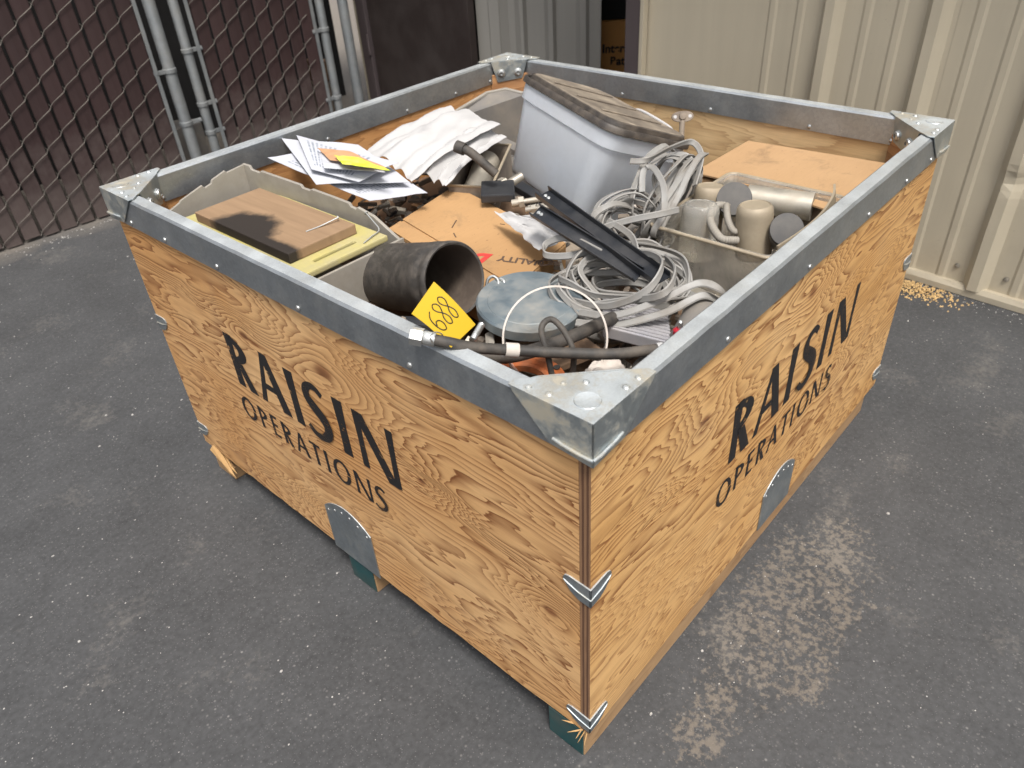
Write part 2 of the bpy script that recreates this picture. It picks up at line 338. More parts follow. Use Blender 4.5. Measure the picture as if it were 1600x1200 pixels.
# ------------------------------------------------------------------ geometry helpers
def thing(name, label, cat, loc, group=None):
    o = bpy.data.objects.new(name, None); col.objects.link(o); o.location = loc
    o['label'] = label; o['category'] = cat
    if group: o['group'] = group
    return o
def rootloc(p):
    v = Vector((0, 0, 0))
    while p: v += p.location; p = p.parent
    return v
def adopt(o, parent):
    if parent:
        o.parent = parent; o.matrix_parent_inverse = Matrix.Translation(-rootloc(parent)) if parent.type == 'EMPTY' else Matrix.Identity(4)
    return o
def tag(o, label, cat, group=None):
    o['label'] = label; o['category'] = cat
    if group: o['group'] = group
    return o
def linkmesh(name, me, parent=None, loc=None, rot=None):
    o = bpy.data.objects.new(name, me); col.objects.link(o)
    if loc is not None: o.location = loc
    if rot is not None: o.rotation_euler = rot
    return adopt(o, parent)
def mk(name, verts, faces, mat, parent=None, smooth=False, bevel=0.0, uvs=None, auto=None):
    me = bpy.data.meshes.new(name); bm = bmesh.new()
    vs = [bm.verts.new(v) for v in verts]
    for f in faces:
        try: bm.faces.new([vs[i] for i in f])
        except ValueError: pass
    bmesh.ops.recalc_face_normals(bm, faces=bm.faces)
    if bevel > 0:
        ed = [e for e in bm.edges if len(e.link_faces) == 2 and e.calc_face_angle(0) > 0.5]
        bmesh.ops.bevel(bm, geom=ed, offset=bevel, segments=2, affect='EDGES', profile=0.6)
    if uvs:
        bm.verts.index_update(); ul = bm.loops.layers.uv.new()
        for f in bm.faces:
            for l in f.loops: l[ul].uv = uvs[l.vert.index]
    for f in bm.faces: f.smooth = smooth
    bm.to_mesh(me); bm.free()
    if auto is not None: me.set_sharp_from_angle(angle=math.radians(auto))
    if mat: me.materials.append(MATS[mat])
    return linkmesh(name, me, parent)
BOXF = [(0, 1, 3, 2), (4, 6, 7, 5), (0, 4, 5, 1), (2, 3, 7, 6), (0, 2, 6, 4), (1, 5, 7, 3)]
def box(name, lo, hi, mat, parent=None, bevel=0.002):
    v = [(x, y, z) for x in (lo[0], hi[0]) for y in (lo[1], hi[1]) for z in (lo[2], hi[2])]
    return mk(name, v, BOXF, mat, parent, bevel=bevel)
def obox(name, o, a, b, c, mat, parent=None, bevel=0.002):
    """box from a corner and three edge vectors"""
    o, a, b, c = map(Vector, (o, a, b, c))
    v = [o + a * i + b * j + c * k for i in (0, 1) for j in (0, 1) for k in (0, 1)]
    return mk(name, v, BOXF, mat, parent, bevel=bevel)
def prism(name, pts, d, mat, parent=None, bevel=0.0, smooth=False, auto=None):
    """polygon (3-D points) pushed by vector d"""
    d = Vector(d); p = [Vector(q) for q in pts]; n = len(p)
    f = [tuple(range(n)), tuple(range(2 * n - 1, n - 1, -1))] + [(i, (i + 1) % n, n + (i + 1) % n, n + i) for i in range(n)]
    return mk(name, p + [q + d for q in p], f, mat, parent, smooth=smooth, bevel=bevel, auto=auto)
def frame(n):
    n = Vector(n).normalized(); a = n.orthogonal().normalized(); return a, n.cross(a), n
def lathe(name, base, axis, prof, mat, parent=None, seg=40, auto=35, closed=False, open0=False):
    """profile [(radius, height)] turned about an axis"""
    a, b, n = frame(axis); base = Vector(base); v = []; f = []
    for (r, h) in prof:
        for i in range(seg):
            t = 2 * math.pi * i / seg; v.append(base + n * h + (a * math.cos(t) + b * math.sin(t)) * r)
    m = len(prof)
    for j in range(m - 1 + (1 if closed else 0)):
        for i in range(seg):
            j2 = (j + 1) % m; f.append((j * seg + i, j * seg + (i + 1) % seg, j2 * seg + (i + 1) % seg, j2 * seg + i))
    if not closed:
        if prof[0][0] > 1e-5 and not open0: f.append(tuple(range(seg)))
        if prof[-1][0] > 1e-5: f.append(tuple(range((m - 1) * seg, m * seg)))
    return mk(name, v, f, mat, parent, smooth=True, auto=auto)
def spline(pts, per=10, closed=False):
    p = [Vector(q) for q in pts]; n = len(p); out = []
    rng = range(n) if closed else range(n - 1)
    for i in rng:
        if closed: a, b, c, d = p[i - 1], p[i], p[(i + 1) % n], p[(i + 2) % n]
        else: a, b, c, d = p[max(i - 1, 0)], p[i], p[i + 1], p[min(i + 2, n - 1)]
        for k in range(per):
            t = k / per
            out.append(0.5 * ((2 * b) + (c - a) * t + (2 * a - 5 * b + 4 * c - d) * t * t + (3 * b - a - 3 * c + d) * t ** 3))
    if not closed: out.append(p[-1])
    return out
def circ(r, n=10): return [(r * math.cos(2 * math.pi * i / n), r * math.sin(2 * math.pi * i / n)) for i in range(n)]
def flatprof(w, t):
    return [(w / 2 - t / 2, -t / 2), (w / 2, 0), (w / 2 - t / 2, t / 2), (0, t * 0.36), (-w / 2 + t / 2, t / 2), (-w / 2, 0), (-w / 2 + t / 2, -t / 2), (0, -t * 0.36)]
def sweep(name, path, prof, mat, parent=None, closed=False, ref=None, scale=None, auto=50):
    """profile carried along a path; ref keeps the profile's first axis near a direction"""
    n = len(path); m = len(prof); v = []; f = []
    up = None
    for i in range(n):
        if closed: t = path[(i + 1) % n] - path[i - 1]
        else: t = path[min(i + 1, n - 1)] - path[max(i - 1, 0)]
        t.normalize()
        if ref is not None:
            r = ref[i] if isinstance(ref, list) else Vector(ref)
            a = r - t * r.dot(t)
            if a.length < 1e-4: a = up if up else t.orthogonal()
        else:
            a = (up - t * up.dot(t)) if up else t.orthogonal()
        a = a.normalized(); up = a; b = t.cross(a)
        s = scale[i] if scale else 1.0
        for (x, y) in prof: v.append(path[i] + a * x * s + b * y * s)
    for i in range(n if closed else n - 1):
        i2 = (i + 1) % n
        for j in range(m): f.append((i * m + j, i * m + (j + 1) % m, i2 * m + (j + 1) % m, i2 * m + j))
    if not closed: f += [tuple(range(m)), tuple(range((n - 1) * m, n * m))]
    return mk(name, v, f, mat, parent, smooth=True, auto=auto)
def patch(name, c00, c10, c11, c01, mat, parent=None, nu=14, nv=10, bend=None, thick=0.0008):
    """a sheet of paper or cloth between four corners, bent by bend(u, v) -> offset vector"""
    c00, c10, c11, c01 = map(Vector, (c00, c10, c11, c01)); top = []; uv = []
    for j in range(nv + 1):
        for i in range(nu + 1):
            u, w = i / nu, j / nv
            p = c00 * (1 - u) * (1 - w) + c10 * u * (1 - w) + c11 * u * w + c01 * (1 - u) * w
            if bend: p = p + Vector(bend(u, w))
            top.append(p); uv.append((u, w))
    k = len(top); W = nu + 1; f = []
    nrm = (c10 - c00).cross(c01 - c00).normalized()
    if nrm.z < 0: nrm = -nrm
    v = top + [p - nrm * thick for p in top]
    for j in range(nv):
        for i in range(nu):
            q = (j * W + i, j * W + i + 1, (j + 1) * W + i + 1, (j + 1) * W + i)
            f.append(q); f.append(tuple(a + k for a in reversed(q)))
    ring = [i for i in range(W)] + [j * W + nu for j in range(1, nv + 1)] + [nv * W + i for i in range(nu - 1, -1, -1)] + [j * W for j in range(nv - 1, 0, -1)]
    for a, b in zip(ring, ring[1:] + ring[:1]): f.append((a, b, b + k, a + k))
    return mk(name, v, f, mat, parent, smooth=True, uvs=uv + uv, auto=40)
def hexa(name, base, axis, r, h, mat, parent=None, hole=0.0):
    pr = [(r, 0), (r, h)] if not hole else [(hole, h), (r * 0.97, h), (r, h * 0.85), (r, 0), (hole, 0)]
    return lathe(name, base, axis, pr, mat, parent, seg=6, auto=20, closed=bool(hole))
def textmesh(name, body, size, mat, parent, mw, shear=0.0, extrude=0.0003, space=1.0, bold=0.0):
    c = bpy.data.curves.new(name, 'FONT'); c.body = body; c.size = size; c.shear = shear; c.extrude = extrude; c.space_character = space; c.offset = bold
    t = bpy.data.objects.new(name + '_tmp', c); col.objects.link(t)
    dg = bpy.context.evaluated_depsgraph_get(); me = bpy.data.meshes.new_from_object(t.evaluated_get(dg))
    bpy.data.objects.remove(t); bpy.data.curves.remove(c)
    me.transform(mw); me.materials.clear(); me.materials.append(MATS[mat]); me.name = name
    return linkmesh(name, me, parent)
def basis(o, x, y):
    x = Vector(x).normalized(); z = x.cross(Vector(y)).normalized(); y = z.cross(x)
    return Matrix.Translation(o) @ Matrix((x, y, z)).transposed().to_4x4()

# ------------------------------------------------------------------ ground
GZ = -0.025      # the asphalt; z = 0.06 is the foot of the plywood
gv = [(-60, -60, GZ), (60, -60, GZ), (60, 60, GZ), (-60, 60, GZ)]
ground = mk('ground', gv, [(0, 1, 2, 3)], 'asphalt'); ground['kind'] = 'structure'

def stuff(name, items, mat, label):
    """many small chips in one mesh: items = (x, y, z, r)"""
    v = []; f = []
    for (x, y, z, r, fl) in items:
        b = len(v); th = rnd.uniform(0, 6.28); k = rnd.uniform(0.5, 1.0)
        for q in range(5):
            a = th + q * 1.2566; rr = r * rnd.uniform(0.7, 1.1)
            v.append((x + math.cos(a) * rr, y + math.sin(a) * rr * k, z))
        for q in range(5):
            a = th + q * 1.2566 + 0.2; rr = r * 0.62
            v.append((x + math.cos(a) * rr, y + math.sin(a) * rr * k, z + r * fl * rnd.uniform(0.7, 1.2)))
        f += [(b + q, b + (q + 1) % 5, b + 5 + (q + 1) % 5, b + 5 + q) for q in range(5)] + [tuple(b + 5 + q for q in range(5))]
    o = mk(name, v, f, mat); o['kind'] = 'stuff'; o['label'] = label; return o
chips = []
while len(chips) < 1300:
    x, y = rnd.uniform(-0.8, 1.9), rnd.uniform(-1.2, 2.9)
    if -0.02 < x < 1.22 and -0.02 < y < 1.22: continue
    if rnd.random() > 0.4 + 0.6 * mnoise.noise((x * 1.5, y * 1.5, 0.3)) : continue
    chips.append((x, y, GZ - 0.0005, rnd.uniform(0.0012, 0.0028) if rnd.random() < 0.93 else rnd.uniform(0.003, 0.0055), 0.5))
stuff('stone_chips', chips, 'pebble', 'small pale stone chips scattered over the dark asphalt')
sd_items = []
for i in range(700):
    a = rnd.gauss(0, 1); b = rnd.gauss(0, 1)
    x = 1.914 + b * 0.030; y = 0.125 + a * 0.062
    if x > 1.962 + .075 * y: continue
    sd_items.append((x, y, GZ + max(0, 0.012 * math.exp(-(a * a + b * b) / 2) * rnd.random()), rnd.uniform(0.002, 0.0055), 0.45))
stuff('sawdust', sd_items, 'sawdust', 'little heap of tan wood shavings at the foot of the tan wall')
sd2 = []
for i in range(420):
    y = rnd.uniform(-0.5, 1.2); t = abs(rnd.gauss(0, 0.03)); sd2.append((1.955 + 0.075 * y - t, y, GZ - 0.0005, rnd.uniform(0.0012, 0.0035), 0.5))
for i in range(500):
    x = rnd.uniform(-1.5, 1.9); sd2.append((x, 3.10 - 0.056 * x - abs(rnd.gauss(0, 0.06)), GZ - 0.0005, rnd.uniform(0.0015, 0.005), 0.5))
stuff('gravel', sd2, 'pebble', 'loose grit gathered along the foot of the wall and fence')

# ------------------------------------------------------------------ tan ribbed metal wall (local frame: along l, outward o, up z)
WD = Vector((0.0748, 0.9972, 0)); WN = Vector((-0.9972, 0.0748, 0)); W0 = Vector((1.981, 0.008, GZ))
def WL(l, o, z): return W0 + WD * l * 1.02 + WN * o + Vector((0, 0, z * 1.02))
PER = 0.3048
def ribs(l0, nper):
    """R-panel profile: a tall trapezoid rib each foot, two low stiffening ribs between"""
    p = []
    for k in range(nper):
        c = l0 + k * PER
        p += [(c - 0.036, 0.0), (c - 0.014, 0.030), (c + 0.014, 0.030), (c + 0.036, 0.0)]
        for m in (0.105, 0.200):
            p += [(c + m - 0.016, 0.0), (c + m - 0.008, 0.0042), (c + m + 0.008, 0.0042), (c + m + 0.016, 0.0)]
    return p
def dent(l, o, z):
    d = math.exp(-(((l + 0.062) / 0.035) ** 2 + ((z - 0.375) / 0.028) ** 2))
    d2 = math.exp(-(((l + 0.03) / 0.05) ** 2 + ((z - 0.33) / 0.08) ** 2))
    wob = 0.0016 * mnoise.noise((l * 5, z * 4, 0.0)) + 0.0008 * mnoise.noise((l * 16, z * 9, 3.0))
    return o - d * 0.016 - d2 * 0.005 * (o > 0.01) + wob
def sheet(name, prof, zs, fn, mat, parent, thick=0.0016):
    v = []; f = []; n = len(prof)
    for z in zs:
        for (l, o) in prof: v.append(fn(l, o, z))
    k = len(v)
    for z in zs:
        for (l, o) in prof: v.append(fn(l, o - thick, z))
    for j in range(len(zs) - 1):
        for i in range(n - 1):
            q = (j * n + i, j * n + i + 1, (j + 1) * n + i + 1, (j + 1) * n + i); f.append(q); f.append(tuple(a + k for a in reversed(q)))
    for i in range(n - 1): f.append((i, i + 1, i + 1 + k, i + k))
    return mk(name, v, f, mat, parent)
wall = thing('metal_wall', 'tan ribbed metal wall of the building on the right', 'wall', WL(0, 0, 0))
zs = [0.028 + 0.02 * i for i in range(36)] + [0.8, 1.2, 1.8, 2.6]
screw_me = None
l0 = -0.043 - 8 * PER
def refine(p, step=0.03):
    q = [p[0]]
    for a, b in zip(p, p[1:]):
        k = max(1, int((b[0] - a[0]) / step))
        for i in range(1, k + 1): q.append((a[0] + (b[0] - a[0]) * i / k, a[1] + (b[1] - a[1]) * i / k))
    return q
for s in range(4):
    c = l0 + s * 3 * PER
    pr = [(c - 0.05, 0.0)] + ribs(c, 3) + [(c + 3 * PER - 0.0505, 0.0)]
    last = s == 3
    if last:
        pr = [(c - 0.05, 0.0)] + ribs(c, 2)
        pr = [q for q in pr if q[0] < 1.265] + [(1.268, 0.0)]
        # the panel that ends at the doorway
    else: pr = refine(pr)
    pf = (lambda l, o, z, s=s: WL(l, dent(l, o, z) + 0.0007 * (s % 2), z))
    sheet('siding_panel', pr, zs, pf, 'wall_tan', wall)
# far part of the last panel up to the doorway
lo_end = l0 + 9 * PER + 2 * PER - 0.05
bt = [(-2.6, 0.0), (1.29, 0.0)]
tv = []; tf = []
nl = 60
for i in range(nl + 1):
    l = -2.6 + 3.88 * i / nl; wv = 0.003 * mnoise.noise((l * 7, 1.0, 0.0))
    tv += [WL(l, -0.004, 0.002), WL(l, 0.024 + wv, 0.002 + max(0, wv)), WL(l, 0.024 + wv, 0.020 + wv), WL(l, 0.016, 0.034), WL(l, -0.004, 0.034)]
for i in range(nl):
    for j in range(5): tf.append((i * 5 + j, i * 5 + (j + 1) % 5, (i + 1) * 5 + (j + 1) % 5, (i + 1) * 5 + j))
mk('base_trim', tv, tf, 'trim_cream', wall)
sb = lathe('screw', (0, 0, 0), WN, [(0.0085, 0.0), (0.0085, 0.0015), (0.0055, 0.0016), (0.0055, 0.005), (0.0, 0.0062)], 'steel_dusty', None, seg=12)
first = True
for k in range(-7, 5):
    for dl in (-0.075, 0.065):
        l = -0.043 + k * PER + dl
        if l > 1.2: continue
        for z in (0.083, 1.0):
            o = sb if first else linkmesh('screw', sb.data)
            first = False; o.location = WL(l, dent(l, 0, z) + 0.001, z); adopt(o, wall)
prism('eave', [WL(-2.7, 0.55, 2.62), WL(-2.7, -0.1, 2.62), WL(-2.7, -0.1, 2.86), WL(-2.7, 0.55, 2.74)], WD * 6.0, 'wall_grey', wall)
prism('wall_above_door', [WL(1.268, 0.0, 2.15), WL(1.268, -0.05, 2.15), WL(1.268, -0.05, 2.6), WL(1.268, 0, 2.6)], WD * 2.0, 'wall_tan', wall)
box_j = obox('door_jamb', WL(1.272, -0.12, 0), WD * 0.07, WN * 0.15, (0, 0, 2.15), 'jamb_brown', wall, 0.003)
obox('corner_trim', WL(1.255, 0.0065, 0.034), WD * 0.0165, WN * 0.028, (0, 0, 2.1), 'trim_cream', wall, 0.002)

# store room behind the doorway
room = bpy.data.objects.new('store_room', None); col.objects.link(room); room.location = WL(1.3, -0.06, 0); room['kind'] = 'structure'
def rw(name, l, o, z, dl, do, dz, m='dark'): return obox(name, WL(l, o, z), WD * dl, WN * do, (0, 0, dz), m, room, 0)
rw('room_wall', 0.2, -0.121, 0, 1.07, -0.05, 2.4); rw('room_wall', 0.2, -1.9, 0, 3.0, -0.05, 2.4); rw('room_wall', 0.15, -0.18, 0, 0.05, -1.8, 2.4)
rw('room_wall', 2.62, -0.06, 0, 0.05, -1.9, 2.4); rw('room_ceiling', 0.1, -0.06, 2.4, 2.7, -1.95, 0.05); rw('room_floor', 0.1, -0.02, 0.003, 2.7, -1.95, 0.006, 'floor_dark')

# ribbed grey door leaf standing ajar inside the doorway
gd = thing('ribbed_door', 'grey beige ribbed metal door leaf ajar behind the bin', 'door', (2.12, 2.2, 0))
HA = Vector((2.168, 2.272, GZ)); HB = Vector((2.489, 1.818, GZ)); hd = (HB - HA).normalized(); hn = Vector((-hd.y, hd.x, 0))
if hn.x > 0: hn = -hn
L = (HB - HA).length
gp = [(0, 0), (0.055, 0), (0.060, 0.006), (0.105, 0.006), (0.11, 0.0), (0.145, -0.02), (0.175, -0.02), (0.20, 0.004), (0.215, 0.004), (0.23, -0.02), (0.31, -0.02), (0.33, 0.006), (0.35, 0.006), (0.365, -0.018), (0.455, -0.018), (0.475, 0.008), (0.50, 0.008), (0.515, -0.01), (L, -0.01)]
sheet('door_skin', gp, [0.01, 0.7, 1.4, 2.1], lambda l, o, z: HA + hd * l + hn * o + Vector((0, 0, z)), 'wall_grey', gd, 0.002)
obox('door_edge', HA + hd * (L + 0.0005) - hn * 0.04 + Vector((0, 0, 0.01)), hd * 0.012, hn * 0.045, (0, 0, 2.1), 'wall_grey', gd, 0.001)

# brown steel door folded back flat against the wall
bd = thing('steel_door', 'dark brown steel door folded open beside the chain link gate', 'door', WL(2.6, 0, 0))
obox('door_leaf', WL(2.205, 0.012, 0.02), WD * 0.79, WN * 0.04, (0, 0, 2.08), 'door_brown', bd, 0.003)
obox('door_frame', WL(2.997, 0.004, 0.0), WD * 0.075, WN * 0.06, (0, 0, 2.15), 'jamb_brown', bd, 0.004)
obox('edge_strip', WL(3.074, 0.0, 0.0), WD * 0.035, WN * 0.05, (0, 0, 2.15), 'trim_cream', bd, 0.003)
for z in (0.35, 1.75): lathe('hinge', WL(3.0, 0.066, z), (0, 0, 1), [(0.008, 0), (0.008, 0.1)], 'jamb_brown', bd, seg=12)

# carton on the store room floor
ct = thing('carton', 'orange brown lettered carton in the dark doorway', 'box', (2.75, 1.95, 0.0))
cN = Vector((-0.80, -0.60, 0)); cD = Vector((0.60, -0.80, 0)); c0 = Vector((2.684, 2.152, GZ))
obox('carton_body', c0 + Vector((0, 0, 0.012)), cD * 0.46, -cN * 0.3, (0, 0, 0.478), 'carton_dark', ct, 0.003)
textmesh('lettering', 'Interstate', 0.056, 'ink', ct, basis(c0 + cN * 0.0015 + cD * 0.175 + Vector((0, 0, 0.345)), cD, (0, 0, 1)), bold=0.002)
textmesh('lettering', 'Batteries', 0.056, 'ink', ct, basis(c0 + cN * 0.0015 + cD * 0.215 + Vector((0, 0, 0.285)), cD, (0, 0, 1)), bold=0.002)
cr2 = thing('shelf_crate', 'black crate on the carton in the dark doorway', 'crate', (2.75, 1.95, 0.49))
obox('crate_body', c0 + cD * 0.05 - cN * 0.03 + Vector((0, 0, 0.491)), cD * 0.36, -cN * 0.24, (0, 0, 0.16), 'dark', cr2, 0.004)

# ------------------------------------------------------------------ chain link gates with brown slats (frame: along l, outward o, up z)
FD = Vector((0.99844, -0.0559, 0)); FN = Vector((-0.0559, -0.99844, 0)); F0 = Vector((0.0105, 3.131, GZ))
def FL(l, o, z): return F0 + FD * l * 1.02 + FN * o + Vector((0, 0, z * 1.02))
HT = 1.9; PIT = 0.0735
slat_me = {}
def slat(l, z0, parent):
    w = 0.0645; key = 'a'
    if key not in slat_me:
        me = bpy.data.meshes.new('slat'); bm = bmesh.new(); v = []
        for (x, y) in ((-w / 2, -0.003), (-w / 2 + 0.004, 0.003), (0, 0.0042), (w / 2 - 0.004, 0.003), (w / 2, -0.003), (0, -0.0042)): v.append((x, y))
        a = [bm.verts.new(tuple(FD * x + FN * y)) for x, y in v]; b = [bm.verts.new(tuple(FD * x + FN * y + Vector((0, 0, HT)))) for x, y in v]
        n = len(v); bm.faces.new(a); bm.faces.new(b[::-1])
        for i in range(n): bm.faces.new((a[i], b[i], b[(i + 1) % n], a[(i + 1) % n]))
        bmesh.ops.recalc_face_normals(bm, faces=bm.faces); bm.to_mesh(me); bm.free(); me.materials.append(MATS['slat_brown']); slat_me[key] = me
    return linkmesh('slat', slat_me[key], parent, FL(l, rnd.uniform(-0.0015, 0.0015), z0), (0, rnd.gauss(0, 0.0015), 0))
def wires(name, la, lb, parent, za=0.02, zb=1.9):
    """woven wire: one family of diagonals runs in front of the slats, the other behind"""
    v = []; f = []; r = 0.0017; SL = 0.69; dz = 0.1015
    def tube(pts):
        n0 = len(v)
        for i, p in enumerate(pts):
            t = (pts[min(i + 1, len(pts) - 1)] - pts[max(i - 1, 0)]).normalized(); a = t.cross(FN).normalized(); b = t.cross(a)
            for q in range(5): v.append(p + (a * math.cos(q * 1.2566) + b * math.sin(q * 1.2566)) * r)
        for i in range(len(pts) - 1):
            for q in range(5): f.append((n0 + i * 5 + q, n0 + i * 5 + (q + 1) % 5, n0 + (i + 1) * 5 + (q + 1) % 5, n0 + (i + 1) * 5 + q))
    half = PIT
    for s in (1, -1):
        k0 = -60; k1 = 80
        for k in range(k0, k1):
            c = k * dz + 0.027; pts = []
            i0 = math.floor(la / half); i1 = math.ceil(lb / half)
            for i in range(i0, i1 + 1):
                for (fr, off) in ((0.0, 0.0), (0.12, 0.0), (0.5, 1.0), (0.88, 0.0)):
                    l = (i + fr) * half
                    # a stepped diagonal: flat through the crossings
                    e = ((i + (0.0 if fr < 0.05 else (fr * 1.0))) * half)
                    z = c + s * SL * e
                    kink = {0.0: -0.001, 0.12: 0.0045, 0.5: 0.0, 0.88: -0.0045}[fr] * s
                    if l < la or l > lb or z < za or z > zb: continue
                    o = s * (0.0105 if fr in (0.12, 0.5, 0.88) else 0.003)
                    pts.append(FL(l, o, z + kink))
            if len(pts) > 1: tube(pts)
    return mk(name, v, f, 'wire', parent, smooth=True)
def pole(name, l, o, r, parent, z1=2.0): return lathe(name, FL(l, o, 0.0), (0, 0, 1), [(r, 0), (r, z1), (r * 0.6, z1 + 0.02)], 'pipe_galv', parent, seg=24)
def clamp(l, o, r, z, dirn, parent):
    """band round a pole with a bolted ear"""
    c = lathe('clamp', FL(l, o, z), (0, 0, 1), [(r + 0.001, 0), (r + 0.004, 0.002), (r + 0.004, 0.018), (r + 0.001, 0.02)], 'pipe_galv', parent, seg=20)
    obox('clamp_ear', FL(l + dirn * r, o + 0.001, z + 0.001), FD * dirn * 0.048, FN * 0.008, (0, 0, 0.018), 'pipe_galv', parent, 0.002)
    lathe('clamp_bolt', FL(l + dirn * (r + 0.038), o + 0.008, z + 0.01), FN, [(0.008, 0), (0.008, 0.006), (0.004, 0.007), (0.004, 0.013)], 'pipe_galv', parent, seg=8)
def gate(label, la, lb, poles, bars, clamps, group):
    g = thing('chain_link_gate', label, 'gate', FL((la + lb) / 2, 0, 0), group)
    i = math.floor(la / PIT)
    while (i + 0.5) * PIT < lb + 0.012:
        l = (i + 0.5) * PIT
        if l - 0.03 > la - 0.03: slat(l, 0.012 + rnd.uniform(-0.006, 0.006), g)
        i += 1
    wires('wire_mesh', la, lb, g)
    for (l, o, r) in poles: pole('gate_post', l, o, r, g)
    for l in bars: obox('tension_bar', FL(l - 0.008, 0.012, 0.03), FD * 0.016, FN * 0.006, (0, 0, 1.85), 'pipe_galv', g, 0.001)
    for c in clamps: clamp(*c, g)
    return g
gate('left chain link gate with brown slats and dusty feet', -1.9, 0.955, [(1.018, 0.0, 0.0255)], [0.953], [(1.018, 0.0, 0.0255, 0.50, -1), (1.018, 0.0, 0.0255, 0.275, 1)], 'chain link gates with brown slats')
gate('right chain link gate with brown slats, between the post pair and dark gap', 1.175, 1.755, [(1.117, 0.0, 0.021), (1.812, 0.0, 0.021)], [1.164, 1.757], [(1.117, 0.0, 0.021, 0.56, 1), (1.117, 0.0, 0.021, 0.335, 1), (1.117, 0, 0.021, 0.21, 1), (1.812, 0, 0.021, 0.52, -1), (1.812, 0, 0.021, 0.2, -1)], 'chain link gates with brown slats')
tag(pole('fence_post', 1.955, -0.02, 0.026, None, 2.1), 'bare grey fence post standing beside the brown steel door', 'post')
backdrop = thing('gap_backdrop', 'dark shed added behind the gap between the gates', 'backdrop', FL(0.5, -0.7, 0))  # dark wall and roof added behind the fence as a backdrop
obox('backdrop_wall', FL(-2.5, -0.7, 0), FD * 4.9, FN * -0.1, (0, 0, 2.3), 'dark', backdrop, 0)
obox('shade_roof', FL(-2.5, -0.06, 2.3), FD * 4.9, FN * -0.8, (0, 0, 0.06), 'dark', backdrop, 0)  # unseen roof added to keep the gap dark
for (l, z, w, h, m) in ((1.03, 0.0, 0.14, 0.22, 'grey_plastic_dark'), (1.84, 0.0, 0.11, 0.24, 'rust_box'), (1.86, 0.24, 0.08, 0.10, 'cardboard_shaded')):
    tag(obox('stored_box', FL(l, -0.2, z), FD * w, FN * -0.15, (0, 0, h), m, None, 0.003), {'grey_plastic_dark': 'dark grey box behind the pair of gate posts', 'rust_box': 'rusty low box behind the far fence post', 'cardboard_shaded': 'small brown box stacked behind the far fence post'}[m], 'box')

# ------------------------------------------------------------------ the plywood bin
S = 1.2; T = 0.018; OUT = 0.003; HZ = 0.727; ZB = 0.060
bin_ = thing('plywood_bin', 'square plywood bin with galvanised steel rim and black lettering', 'bin', (0.6, 0.6, 0))
def panel(name, u0, u1, z0, z1, place, mat, edge_faces=None, ragged=0.0, seed=0.0):
    """sheet of plywood: place(u, d, z) with d = 0 outside, T inside; ragged lower edge"""
    n = 60; v = []; f = []
    for i in range(n + 1):
        u = u0 + (u1 - u0) * i / n
        rg = ragged * (mnoise.noise((u * 9, seed, 0)) + 0.6 * mnoise.noise((u * 33, seed, 5)) + 0.35 * mnoise.noise((u * 90, seed, 9)))
        rg2 = ragged * 0.6 * mnoise.noise((u * 40, seed, 15))
        v += [place(u, 0, z0 + rg), place(u, T, z0 + rg2), place(u, T, z1), place(u, 0, z1)]
    for i in range(n):
        for j in range(4): f.append((i * 4 + j, i * 4 + (j + 1) % 4, (i + 1) * 4 + (j + 1) % 4, (i + 1) * 4 + j))
    f += [(0, 1, 2, 3), (n * 4, n * 4 + 3, n * 4 + 2, n * 4 + 1)]
    o = mk(name, v, f, mat, bin_)
    o.data.materials.append(MATS['ply_edge'])
    for p in o.data.polygons:
        if edge_faces and edge_faces(p.normal): p.material_index = 1
    return o
pl = panel('side_panel', T - OUT + 0.0006, S + OUT, ZB, HZ - 0.004, lambda u, d, z: Vector((-OUT + d, u, z)), 'ply_left', ragged=0.0045, seed=1.0)
pr_ = panel('side_panel', -OUT, S + OUT, 0.066, HZ - 0.004, lambda u, d, z: Vector((u, -OUT + d, z)), 'ply_right', lambda n: abs(n.x) > 0.9, ragged=0.002, seed=4.0)
pb = panel('side_panel', T - OUT + 0.0006, S - T + OUT - 0.0006, ZB, HZ - 0.004, lambda u, d, z: Vector((u, S + OUT - d, z)), 'ply_back', ragged=0.002, seed=7.0)
pk = panel('side_panel', T - OUT + 0.0006, S + OUT, ZB, HZ - 0.004, lambda u, d, z: Vector((S + OUT - d, u, z)), 'ply_backright', ragged=0.002, seed=9.0)
box('floor_board', (0.016, 0.016, 0.0545), (S - 0.016, S - 0.016, 0.092), 'skid_wood', bin_)

# skids with painted ends
for i, (y0, y1) in enumerate(((0.011, 0.088), (0.556, 0.636), (1.112, 1.192))):
    sk = prism('skid', [(0.002, y0, GZ), (0.002, y1, GZ), (0.002, y1, 0.0535), (0.002, y0, 0.0535)], (S - 0.004, 0, 0), 'skid_wood', bin_, bevel=0.002)
    if i < 2:
        pe = box('painted_end', (-0.0008, y0 + 0.002, GZ + 0.002), (0.0018, y1 - 0.002, 0.052), 'green_paint', bin_, 0.001); adopt_label = pe
        pe['label'] = 'dark green painted skid end'
